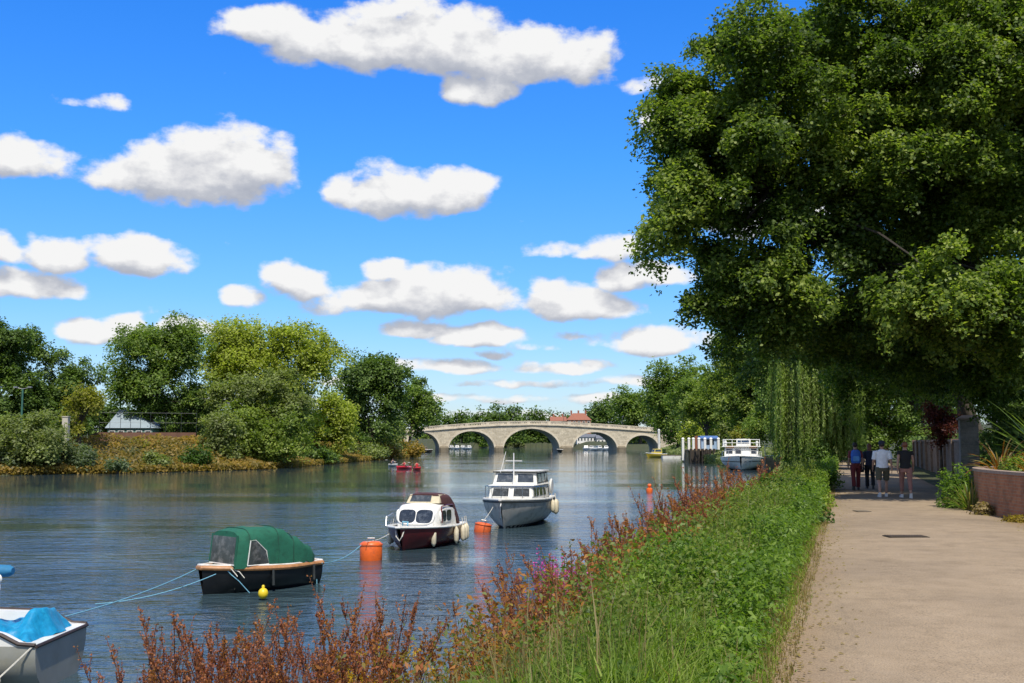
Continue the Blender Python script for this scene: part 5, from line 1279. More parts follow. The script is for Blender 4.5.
    a = at(768, 468, 126); w = MB(); w.box((0, 0, 0), (5.0, 2.2, 2.6)).box((-.8, -1.5, -.5), (2.6, .8, 1.4)).box((-.8, -2.2, -.9), (2.6, .7, .9))
    o = w.build('quay_steps', pmat('mossy_stone', (.17, .15, .09), .9, .35, 1.0, .5), None, smooth=False); o.location = (a.x + 2.2, 127, .3); tag(o, 'mossy stone quay steps right of the passenger boat', 'steps')
    kayaks()
#PART4
# ------------------------------------------------------------------ people
def skin_mesh(name, nodes, edges, root, sub=2):
    """nodes: name -> (position, radius); grown with a Skin modifier into one surface"""
    names = list(nodes); me = bpy.data.meshes.new(name)
    me.from_pydata([nodes[n][0] for n in names], [(names.index(a), names.index(b)) for a, b in edges], []); me.update()
    o = bpy.data.objects.new(name, me); COL.objects.link(o)
    m = o.modifiers.new('skin', 'SKIN'); m.use_smooth_shade = True
    for i, n in enumerate(names):
        r = nodes[n][1]; sv = me.skin_vertices[0].data[i]; sv.radius = (r, r) if not isinstance(r, tuple) else r; sv.use_root = (n == root)
    s = o.modifiers.new('sub', 'SUBSURF'); s.levels = s.render_levels = sub
    dg = bpy.context.evaluated_depsgraph_get(); dg.update()
    res = bpy.data.meshes.new_from_object(o.evaluated_get(dg)); res.name = name
    bpy.data.objects.remove(o); bpy.data.meshes.remove(me)
    res.polygons.foreach_set('use_smooth', [True] * len(res.polygons)); return res

def join_meshes(name, a, mb):
    bm = bmesh.new(); bm.from_mesh(a)
    t = bpy.data.meshes.new('t'); t.from_pydata(mb.v, [], mb.f); t.update(); bm.from_mesh(t)
    bmesh.ops.recalc_face_normals(bm, faces=bm.faces); bm.to_mesh(a); bm.free(); bpy.data.meshes.remove(t)
    a.polygons.foreach_set('use_smooth', [True] * len(a.polygons)); return a

def person(label, loc, rz=0, h=1.75, stride=.16, swing=.12, slim=1.0, top=None, top_len='short', bottom=None, bottom_len='long', shoes=None, hair=None, hat=None, long_hair=False,
           lead=1, arms=None, skirt=False):
    """local +y is the way the person walks"""
    k = h / 1.75; root = empty('person', loc, rz, label, 'person')
    V = lambda x, y, z: (x * k * (slim if abs(x) > .05 else 1), y * k, z * k)
    J = {'pelvis': (V(0, 0, .97), .13 * slim * k), 'waist': (V(0, .01, 1.12), .115 * slim * k), 'chest': (V(0, .0, 1.31), (.155 * slim * k, .115 * k)), 'collar': (V(0, -.01, 1.42), (.075 * k, .065 * k)),
         'neck': (V(0, .005, 1.50), .055 * k), 'jaw': (V(0, .02, 1.57), .068 * k), 'skull': (V(0, .012, 1.655), (.078 * k, .092 * k)), 'crown': (V(0, .0, 1.715), .055 * k)}
    E = [('pelvis', 'waist'), ('waist', 'chest'), ('chest', 'collar'), ('collar', 'neck'), ('neck', 'jaw'), ('jaw', 'skull'), ('skull', 'crown')]
    arm_pts, leg_pts = {}, {}
    hands = MB()
    for sx, nm in ((-1, 'l'), (1, 'r')):
        ph = lead * sx
        J[nm + 'hip'] = (V(.10 * sx, 0, .92), .098 * k); knee = V(.105 * sx, stride * .55 * ph + .03, .51); ank = V(.10 * sx, stride * ph - (.05 if ph < 0 else 0), .10 + (.045 if ph < 0 else 0))
        toe = V(.115 * sx, stride * ph + .14, .035 + (.0 if ph > 0 else .0))
        J[nm + 'thigh'] = (V(.105 * sx, stride * .25 * ph, .74), .085 * k); J[nm + 'knee'] = (knee, .058 * k); J[nm + 'calf'] = (tuple(knee[i] * .65 + ank[i] * .35 - (0.02 * k if i == 1 else 0) for i in range(3)), .06 * k)
        J[nm + 'ank'] = (ank, .04 * k); J[nm + 'toe'] = (toe, .035 * k)
        E += [('pelvis', nm + 'hip'), (nm + 'hip', nm + 'thigh'), (nm + 'thigh', nm + 'knee'), (nm + 'knee', nm + 'calf'), (nm + 'calf', nm + 'ank'), (nm + 'ank', nm + 'toe')]
        leg_pts[nm] = [J[nm + q] for q in ('hip', 'thigh', 'knee', 'calf', 'ank')]; leg_pts[nm + 'toe'] = toe
        sh = V(.185 * sx, -.01, 1.405)
        el, wr = (V(.235 * sx, -swing * .4 * ph - .03, 1.13), V(.25 * sx, -swing * ph + .05, .90))
        if arms and nm in arms: el, wr = (V(*q) for q in arms[nm])
        J[nm + 'sh'] = (sh, .058 * k); J[nm + 'el'] = (el, .042 * k); J[nm + 'wr'] = (wr, .028 * k)
        d = (Vector(wr) - Vector(el)).normalized(); palm = Vector(wr) + d * .075 * k; J[nm + 'palm'] = (tuple(palm), (.036 * k, .02 * k))
        E += [('collar', nm + 'sh'), (nm + 'sh', nm + 'el'), (nm + 'el', nm + 'wr'), (nm + 'wr', nm + 'palm')]
        arm_pts[nm] = [J[nm + q] for q in ('sh', 'el', 'wr')]
        fw = Vector((0, 1, 0)); fw = (fw - d * fw.dot(d)).normalized(); inn = Vector((-sx, 0, 0))
        for f, (o, ln) in enumerate(((.03, .07), (.01, .08), (-.01, .076), (-.028, .06))):
            p = palm + fw * o * k; c1 = p + d * ln * .6 * k + inn * .008 * k; c2 = c1 + d * ln * .45 * k + inn * .024 * k
            hands.tube([p - d * .01 * k, c1, c2], [.0095 * k, .0085 * k, .006 * k], 6)
        p = palm + fw * .034 * k - d * .05 * k; hands.tube([p, p + fw * .028 * k + d * .03 * k + inn * .01 * k, p + fw * .03 * k + d * .062 * k + inn * .02 * k], [.011 * k, .009 * k, .007 * k], 6)
    me = skin_mesh('body', J, E, 'pelvis')
    fc = MB()
    hc = Vector(V(0, .012, 1.64))
    for sx in (-1, 1):
        fc.ell(hc + Vector((sx * .082 * k, -.005 * k, -.01 * k)), (.012 * k, .022 * k, .033 * k), 8, 6)          # ears
        fc.ell(hc + Vector((sx * .032 * k, .086 * k, .005 * k)), (.013 * k, .01 * k, .008 * k), 8, 6)             # eyes
    fc.ell(hc + Vector((0, .102 * k, -.022 * k)), (.014 * k, .02 * k, .024 * k), 8, 6); fc.ell(hc + Vector((0, .088 * k, -.066 * k)), (.026 * k, .01 * k, .008 * k), 8, 6)
    join_meshes('body', me, fc); join_meshes('body', me, hands)
    link_mesh('body', me, M['skin'], root)
    # hair
    if hair and not hat:
        hb = MB(); hb.ell(hc + Vector((0, -.016 * k, .03 * k)), (.092 * k, .105 * k, .098 * k), 14, 10)
        if long_hair: hb.loft([[(x * k * w, (-.055 + y * .5) * k, z * k) for x, y in ((-.08, .04), (-.05, -.06), (.05, -.06), (.08, .04))] for z, w in ((1.68, 1.0), (1.58, 1.05), (1.48, 1.0), (1.42, .6))])
        hb.build('hair', hair, root)
    if hat:
        MB().lathe([(.10 * k, 0), (.102 * k, .04 * k), (.09 * k, .085 * k), (.05 * k, .11 * k), (.01, .115 * k)], hc + Vector((0, -.008 * k, .035 * k)), 14).ell(hc + Vector((0, .09 * k, .04 * k)), (.07 * k, .07 * k, .008 * k), 12, 4).build('cap', hat, root)
        if hair: MB().ell(hc + Vector((0, -.03 * k, -.0)), (.09 * k, .085 * k, .06 * k), 12, 8).build('hair', hair, root)
    # clothes: wider copies of the same chains, closed at hems
    def chain_tube(mb, pts, g, n=12, t1=1.0):
        P = [Vector(p) for p, r in pts]; R = [(r[0] if isinstance(r, tuple) else r) for p, r in pts]
        if t1 < 1: P[-1] = P[-2].lerp(P[-1], t1); R[-1] = R[-2] + (R[-1] - R[-2]) * t1
        mb.tube(P, [r + g for r in R], n)
    tb = MB(); w = slim * k
    prof = [(.90, .165, .125), (.97, .172, .135), (1.08, .160, .125), (1.2, .170, .125), (1.31, .185, .13), (1.40, .19, .115), (1.45, .15, .095), (1.485, .085, .075), (1.50, .062, .062)]
    rings = []
    for z, rx, ry in prof:
        rings.append([(rx * w * math.cos(2 * PI * j / 20), ry * k * math.sin(2 * PI * j / 20) - .004 * k, z * k) for j in range(20)])
    tb.loft(rings)
    for nm in 'lr':
        (s0, r0), (e0, r1), (w0, r2) = arm_pts[nm]
        s_in = Vector(s0) * .75 + Vector((0, 0, Vector(s0).z * .25)); s_in.z = Vector(s0).z - .01 * k
        if top_len == 'short': tb.tube([s_in, Vector(s0), Vector(s0).lerp(Vector(e0), .45), Vector(s0).lerp(Vector(e0), .8)], [.078 * k, .083 * k, .073 * k, .068 * k], 12)
        elif top_len == 'long': tb.tube([s_in, Vector(s0), Vector(e0), Vector(w0)], [.07 * k, .072 * k, .056 * k, .042 * k], 12)
        else: tb.tube([s_in, Vector(s0) + Vector((0, 0, .01)), Vector(s0).lerp(Vector(e0), .2)], [.078 * k, .08 * k, .066 * k], 12)
    tb.build('shirt', top, root, ang=70)
    bb = MB(); rings = []
    for z, rx, ry in [(1.0, .158, .122), (.94, .17, .13), (.86, .178, .135), (.80, .165, .12)]:
        rings.append([(rx * w * math.cos(2 * PI * j / 20), ry * k * math.sin(2 * PI * j / 20), z * k) for j in range(20)])
    bb.loft(rings)
    for nm in 'lr':
        lp = leg_pts[nm]
        P = [Vector(p) for p, r in lp]; R = [r for p, r in lp]
        if bottom_len == 'short': bb.tube([P[0], P[1], P[1].lerp(P[2], .85)], [R[0] + .012, R[1] + .018, R[2] + .035], 12)
        elif bottom_len == 'crop': bb.tube([P[0], P[1], P[2], P[3], P[3].lerp(P[4], .55)], [R[0] + .008, R[1] + .01, R[2] + .012, R[3] + .008, R[4] + .02], 12)
        else: bb.tube([P[0], P[1], P[2], P[3], P[4]], [R[0] + .008, R[1] + .012, R[2] + .018, R[3] + .014, R[4] + .03], 12)
    bb.build('trousers' if bottom_len != 'short' else 'shorts', bottom, root, ang=70)
    for nm in 'lr':
        a = Vector(J[nm + 'ank'][0]); t = Vector(leg_pts[nm + 'toe'])
        MB().loft([[(a.x + x * k, a.y - .07 * k, z) for x, z in ((-.036, .004), (.036, .004), (.034, a.z + .01), (-.034, a.z + .01))],
                   [(a.x + x * k, a.y + .02 * k, z) for x, z in ((-.044, .004), (.044, .004), (.036, a.z + .005), (-.036, a.z + .005))],
                   [(t.x + x * k, t.y - .03 * k, z) for x, z in ((-.05, .004), (.05, .004), (.042, .07 * k), (-.042, .07 * k))],
                   [(t.x + x * k, t.y + .05 * k, z) for x, z in ((-.032, .006), (.032, .006), (.025, .045 * k), (-.025, .045 * k))]]).build('shoe', shoes, root, ang=60)
    return root

def build_people():
    cl = lambda n, c, **k: pmat(n, c, .85, .12, 14, .2, **k)
    ws = cl('pale_blue_shirt', (.80, .82, .86)); ks = cl('khaki_shorts', (.10, .09, .055)); blk = cl('black_cloth', (.014, .014, .016)); pk = cl('dusty_pink_trousers', (.32, .15, .115)); rd = cl('dark_red_trousers', (.14, .018, .02))
    nv = cl('navy_cloth', (.02, .025, .05)); wh = pmat('white_trainer', (.7, .68, .65), .6); ds = pmat('dark_shoe', (.03, .025, .02), .6); redtop = cl('dull_red_top', (.2, .04, .035))
    g = lambda px, D: Vector(((px - 512) / F * D, D, GZ + .035))
    p1 = g(880, 35.4)
    person('man in a pale blue short sleeved shirt, khaki shorts and dark cap walking away', p1, math.radians(-14), 1.76, .20, .12, 1.12, ws, 'short', ks, 'short', wh, M['hair'], hat=nv, lead=1)
    p2 = g(903, 34.8)
    person('woman in a black top and dusty pink trousers with white trainers walking away', p2, math.radians(-12), 1.74, .24, .12, 1.0, blk, 'cap', pk, 'crop', wh, M['hair_red'], lead=-1)
    p3 = g(853.5, 40.5)
    person('walker in dark red trousers with a blue backpack, leftmost on the path', p3, math.radians(-12), 1.72, .21, .10, .95, redtop, 'short', rd, 'long', ds, M['hair'], lead=1)
    p4 = g(867.5, 41.5)
    person('walker in dark clothes half hidden behind the man in the pale shirt', p4, math.radians(-12), 1.68, .12, .08, .95, nv, 'short', blk, 'long', ds, M['hair_red'], long_hair=True, lead=-1)
    bp = empty('backpack', (p3.x, p3.y, p3.z), math.radians(-12), 'bright blue backpack on the back of the walker in red trousers', 'backpack')
    mb = MB(); mb.loft([[(x * .17 * s, -.12 - d, z) for x, d in ((-1, .0), (-1, .10), (-.6, .17), (.6, .17), (1, .10), (1, .0))] for z, s in ((.98, .85), (1.05, 1.0), (1.3, 1.0), (1.42, .85), (1.46, .5))])
    mb.build('bag', pmat('blue_nylon', (.03, .13, .5), .6, .15, 10), bp, ang=50)
    MB().box((0, -.305, 1.14), (.22, .05, .18)).build('pocket', pmat('light_blue_nylon', (.1, .3, .65), .6), bp, smooth=False, bevel=.015)
    for sx in (-1, 1): MB().tube([(.09 * sx, -.14, 1.42), (.105 * sx, -.0, 1.49), (.11 * sx, .125, 1.38), (.13 * sx, .10, 1.15), (.14 * sx, -.12, 1.05)], .018, 6).build('strap', nv, bp)
    hb = empty('shoulder_bag', p4 + Vector((-.05, -.1, 0)), math.radians(-12), 'dark bag hanging at the side of the walker in dark clothes', 'bag')
    MB().loft([[(-.27 + x * s, y * s, z) for x, y in ((-.07, -.17), (.07, -.17), (.07, .17), (-.07, .17))] for z, s in ((.62, .9), (.68, 1.0), (.88, .95), (.95, .75))]).build('bag', blk, hb)
    MB().tube([(-.27, -.1, .93), (-.2, -.05, 1.25), (-.12, 0, 1.46), (-.2, .06, 1.25), (-.27, .1, .93)], .014, 6).build('strap', blk, hb)

def kayaks():
    cols = [('white', (.62, .62, .6), (.05, .06, .1), 'white kayak, leftmost of the three by the far bank', 'paddler in dark clothes in the white kayak'),
            ('red', (.55, .02, .03), (.4, .04, .05), 'red kayak in the middle of the three by the far bank', 'paddler in a red top in the middle kayak'),
            ('red2', (.6, .03, .03), (.5, .03, .03), 'red kayak, rightmost of the three by the far bank', 'paddler in a red top in the rightmost kayak')]
    for i, ((px, py), (n, c, tc, la, lb)) in enumerate(zip(((393, 466.5), (404, 469), (417, 470)), cols)):
        p = onz(px, py, 0); root = empty('kayak', (p.x, p.y, 0), math.radians((-62, -118, -70)[i]), la, 'kayak')
        h = Hull(3.4, .72, .26, .34, .1, .12, .5, 2.0, .1, n=16); h.build(pmat(n + '_kayak_plastic', c, .35), root); h.deck(pmat(n + '_kayak_deck', c, .35), root, camber=.1, dz=0)
        MB().lathe([(.3, .0), (.34, .05), (.3, .09)], (-.1, 0, .3), 14).build('coaming', M['iron'], root)
        # seated paddler: one grown surface from the hips up, legs run under the deck
        q = empty('person', (p.x, p.y, 0), math.radians((-62, -118, -70)[i]), lb, 'person')
        J = {'pelvis': ((-.12, 0, .27), .15), 'chest': ((-.12, 0, .62), .15), 'collar': ((-.11, 0, .78), .09), 'neck': ((-.10, 0, .85), .055), 'skull': ((-.08, 0, 1.0), .09), 'crown': ((-.08, 0, 1.07), .06)}
        Ed = [('pelvis', 'chest'), ('chest', 'collar'), ('collar', 'neck'), ('neck', 'skull'), ('skull', 'crown')]
        for s, m in ((-1, 'l'), (1, 'r')):
            J[m + 'sh'] = ((-.1, .19 * s, .74), .06); J[m + 'el'] = ((.08, .3 * s, .52), .045); J[m + 'wr'] = ((.32, .26 * s, .58), .035); J[m + 'hip'] = ((-.05, .1 * s, .24), .09); J[m + 'kn'] = ((.4, .12 * s, .26), .07)
            Ed += [('collar', m + 'sh'), (m + 'sh', m + 'el'), (m + 'el', m + 'wr'), ('pelvis', m + 'hip'), (m + 'hip', m + 'kn')]
        link_mesh('body', skin_mesh('body', J, Ed, 'pelvis', 1), M['skin'], q)
        MB().loft([[(-.12 + rx * math.cos(2 * PI * j / 14) * .75, rx * math.sin(2 * PI * j / 14), z) for j in range(14)] for z, rx in ((.2, .19), (.45, .19), (.66, .21), (.76, .18), (.82, .08))]).build('vest', pmat(n + '_top', tc, .8), q)
        MB().ell((-.09, 0, 1.03), (.105, .1, .09), 10, 8).build('hair', M['hair'], q)
        pd = empty('paddle', (p.x, p.y, 0), math.radians((-62, -118, -70)[i]), ('paddle held across the white kayak', 'paddle held across the middle red kayak', 'paddle held across the rightmost red kayak')[i], 'paddle')
        MB().tube([(.34, -1.0, .85), (.34, 1.0, .35)], .018, 6).build('shaft', M['iron'], pd)
        for s, z in ((-1, .92), (1, .28)): MB().ell((.34, 1.12 * s, z), (.09, .2, .02), 10, 6).build('blade', M['white_paint'], pd)

# ------------------------------------------------------------------ right-hand side: planter, pillar, wall
def strap_clump(name, label, loc, n, L, w, mats, seed, cat='plant', spread=.8, group=None, droop=1.0, base_r=.15):
    """sword-leaved clump: arching tapered blades"""
    rng = np.random.default_rng(seed); root = empty(name, loc, 0, label, cat, group)
    per = [[] for _ in mats]
    for i in range(n):
        a = rng.uniform(0, 2 * PI); el = rng.uniform(.35, 1.45) if spread > .5 else rng.uniform(.9, 1.5); l = L * rng.uniform(.55, 1.1); ww = w * rng.uniform(.7, 1.2)
        d = np.array([math.cos(a), math.sin(a)]); p = np.array([d[0] * base_r * rng.random(), d[1] * base_r * rng.random(), 0.0]); side = np.array([-d[1], d[0], 0]); tw = rng.uniform(-.5, .5)
        side = side * math.cos(tw) + np.array([0, 0, 1]) * math.sin(tw); q = []; m = 6
        for k in range(m + 1):
            t = k / m; e = el - droop * t * t * (1.5 - el * .6); q.append((p.copy(), ww * (.55 + .6 * t) * (1 - t ** 3) + .002)); p = p + np.array([d[0] * math.cos(e), d[1] * math.cos(e), math.sin(e)]) * l / m
        vs = per[rng.integers(len(mats))]
        for (p0, w0), (p1, w1) in zip(q, q[1:]):
            vs.append(np.array([p0 - side * w0, p0 + side * w0, p1 + side * w1, p1 - side * w1]))
    for vs, m in zip(per, mats):
        if vs: link_mesh('leaves', np_mesh('leaves', np.concatenate(vs), 4), m, root)
    return root

def leaf_clump(name, label, loc, rx, rz, n, leaf, mat, seed, cat='plant', group=None, aspect=.6):
    rng = np.random.default_rng(seed); root = empty(name, loc, 0, label, cat, group)
    d = sphere_dirs(rng, n); d[:, 2] = np.abs(d[:, 2]) * 1.0; r = rng.uniform(.3, 1, n) ** .6
    wob = 1 + .22 * np.sin(d[:, 0] * 7 + seed) * np.sin(d[:, 1] * 6)
    P = d * (r * wob)[:, None] * np.array([rx, rx, rz]); Nn = unit(d * .6 + np.array([0, 0, .5]) + rng.normal(size=(n, 3)) * .5)
    link_mesh('foliage', np_mesh('foliage', leaf_verts(rng, P, Nn, leaf, aspect), 4), mat, root)
    st = MB()
    for i in range(7):
        q = P[rng.integers(n)]; st.tube([(0, 0, -.1), (q[0] * .4, q[1] * .4, q[2] * .55), tuple(q)], [.02, .014, .006], 5, cap=False)
    st.build('stems', M['bark'], root, recalc=False); return root

def build_right_side():
    red = brick_mat('dull_red_brick', (.38, .135, .06), (.46, .19, .085), (.33, .23, .15))
    pts = [(11.35, 17.5), (11.35, 20), (11.38, 22.5), (11.45, 24.5), (11.62, 26.6), (11.95, 28.5), (12.5, 30.1), (13.3, 31.3), (14.3, 31.9), (16, 32.2), (21, 32.2)]
    # rounder line
    P = []
    for i in range(len(pts) - 1):
        for k in range(4):
            t = k / 4; a, b = pts[i], pts[i + 1]; P.append(Vector((a[0] + (b[0] - a[0]) * t, a[1] + (b[1] - a[1]) * t, 0)))
    P.append(Vector((*pts[-1], 0)))
    for _ in range(3): P = [P[0]] + [(P[i - 1] + P[i] * 2 + P[i + 1]) / 4 for i in range(1, len(P) - 1)] + [P[-1]]
    root = empty('brick_planter', (13, 26, GZ), 0, 'curved red-brown brick planter wall at the right edge of the path', 'planter'); o = Vector((13, 26, GZ))
    nr = []
    for i in range(len(P)):
        d = (P[min(i + 1, len(P) - 1)] - P[max(i - 1, 0)]).normalized(); nr.append(Vector((d.y, -d.x, 0)))
    HW = 1.02; mb = MB(); cp = MB(); rings, cr = [], []; ln = [0]
    for i in range(1, len(P)): ln.append(ln[-1] + (P[i] - P[i - 1]).length)
    for p, n in zip(P, nr):
        q = p - o; q.z = 0
        rings.append([q + Vector((0, 0, -.2)), q + n * .24 + Vector((0, 0, -.2)), q + n * .24 + Vector((0, 0, HW)), q + Vector((0, 0, HW))])
        cr.append([q - n * .03 + Vector((0, 0, HW + .001)), q + n * .28 + Vector((0, 0, HW + .001)), q + n * .28 + Vector((0, 0, HW + .075)), q - n * .03 + Vector((0, 0, HW + .075))])
    w = mb.loft(rings).build('wall', red, root, smooth=False)
    uv = w.data.uv_layers.new(name='UVMap'); nv = len(rings)
    for p in w.data.polygons:
        for li in p.loop_indices:
            vi = w.data.loops[li].vertex_index; uv.data[li].uv = (ln[vi // 4], w.data.vertices[vi].co.z)
    cp.loft(cr).build('coping', M['stone_cap'], root, smooth=False)
    soil = MB(); top = [(q.x - o.x, q.y - o.y, .88) for q in P] + [(24 - o.x, 32.2 - o.y, .88), (24 - o.x, 17.5 - o.y, .88)]
    soil.add(top, [tuple(range(len(top)))]).build('soil', pmat('planter_soil', (.05, .035, .022), .95, .3, 8, .6), root, smooth=False)
    zt = GZ + .88
    gr = 'plants in the brick planter'
    G = [(12.6, 27.6, .52, .55, 'bright', 'low bright green plant at the left end of the planter'), (13.4, 28.8, .5, .6, 'nettle', 'second bright green plant behind the first in the planter'),
         (13.2, 25.6, .6, .6, 'dark', 'dark green bush in the planter behind the orange leaves'), (12.4, 22.5, .6, .5, 'mid', 'green bush in the planter beyond the right edge')]
    for i, (x, y, r, z, k, la) in enumerate(G): leaf_clump('planter_plant', la, (x, y, zt), r, z, 1500, .085, lm(k), 300 + i, group=gr)
    strap_clump('strap_leaf_plant', 'orange strap-leaved plant standing up in the brick planter', (12.85, 26.6, zt), 150, .75, .022, [lm('orange'), lm('gold')], 311, droop=.9, spread=.4, base_r=.4)
    strap_clump('strap_leaf_plant', 'arching red and cream strap-leaved plant at the left tip of the planter', (13.2, 29.9, zt), 60, 1.15, .028, [lm('straw'), lm('rust')], 312, droop=1.25, base_r=.15)
    strap_clump('sword_leaf_plant', 'tall dark sword-leaved plant at the back of the planter', (15.2, 30.2, zt), 110, 2.6, .05, [lm('dark'), lm('mid')], 313, droop=.55, base_r=.5)
    strap_clump('sword_leaf_plant', 'tall sword-leaved plant at the right edge in the planter', (13.9, 27.4, zt), 70, 2.0, .045, [lm('dark'), lm('olive')], 314, droop=.6, base_r=.4)
    leaf_clump('verge_plant', 'green leafy plant at the foot of the planter tip', (12.05, 29.9, GZ), .62, 1.15, 2200, .10, lm('nettle'), 320, aspect=.42)
    strap_clump('verge_plant', 'straw and green strap-leaved tuft at the foot of the planter', (11.95, 28.9, GZ), 130, .95, .02, [lm('grass'), lm('straw'), lm('nettle')], 321, droop=1.1, base_r=.25)
    leaf_clump('verge_plant', 'brown-edged low weed along the foot of the planter wall', (11.45, 27.0, GZ), .32, .35, 380, .09, lm('straw'), 322)
    leaf_clump('verge_plant', 'dry yellow weed at the foot of the planter wall by the picture edge', (11.2, 24.7, GZ), .3, .2, 260, .08, lm('gold'), 323)
    # brick pier and garden wall beyond it
    grey = brick_mat('grey_brick', (.26, .22, .18), (.33, .28, .22), (.30, .27, .22))
    root = empty('brick_pillar', (19.15, 46.3, GZ), math.radians(-17), 'tall grey brick pillar at the end of the garden wall', 'pillar')
    box_uv(MB().box((0, 0, 1.25), (.72, .72, 2.9)).build('shaft', grey, root, smooth=False)); MB().box((0, 0, 2.74), (.86, .86, .08)).box((0, 0, 2.84), (.78, .78, .12), top=.6).build('cap', M['stone_cap'], root, smooth=False)
    d = Vector((.303, 1, 0)).normalized(); a = Vector((19.55, 47.2, GZ))
    root = empty('garden_wall', a, math.atan2(d.y, d.x), 'brown garden wall with piers along the right side of the path', 'wall'); tan = brick_mat('brown_brick', (.23, .15, .10), (.3, .2, .14), (.27, .22, .17))
    box_uv(MB().box((20, 0, .8), (40, .25, 2.0)).build('wall', tan, root, smooth=False)); MB().box((20, 0, 1.85), (40, .36, .09)).build('coping', M['stone_cap'], root, smooth=False)
    for k in range(9): box_uv(MB().box((1.5 + k * 4.6, .02, .86), (.5, .46, 2.14)).build('pier', tan, root, smooth=False))
    # ironwork in the path
    root = empty('drain_cover', (0, 0, 0), 0, 'long dark drain cover set across the path', 'drain cover'); p = onz(906, 538.8, GZ); root.location = (p.x, p.y, GZ + .045)
    MB().box((0, 0, 0), (.74, .42, .012)).build('frame', M['timber_dark'], root, smooth=False, bevel=.003)
    sl = MB()
    for k in range(14): sl.box((-.325 + k * .05, 0, .009), (.028, .36, .012))
    sl.build('grating', pmat('rusty_iron', (.09, .065, .045), .8, .3, 12), root, smooth=False)
    p = onz(862, 512.8, GZ); mb = MB(); mb.box((0, 0, 0), (.34, .46, .012)); ob = mb.build('drain_cover', pmat('worn_iron', (.15, .12, .085), .8, .25, 9), None, smooth=False, bevel=.003); ob.location = (p.x, p.y, GZ + .045)
    tag(ob, 'small worn inspection cover in the path nearer the walkers', 'drain cover')
    # fallen leaves / litter under the wall: understory planting on the garden side
    rng = np.random.default_rng(77); n = 26000
    y = rng.uniform(33, 95, n); x = np.interp(y, [33, 46, 95], [15, 19.8, 33.5]) + rng.uniform(.2, 7, n); P = np.stack([x, y, GZ + rng.uniform(0, 1, n) ** 1.3 * 2.2], 1)
    Nn = unit(np.array([-.3, -.5, .6]) + rng.normal(size=(n, 3)) * .6)
    tag(link_mesh('garden_shrubbery', np_mesh('garden_shrubbery', leaf_verts(rng, P, Nn, .28, .6), 4), lm('dark')), kind='stuff')

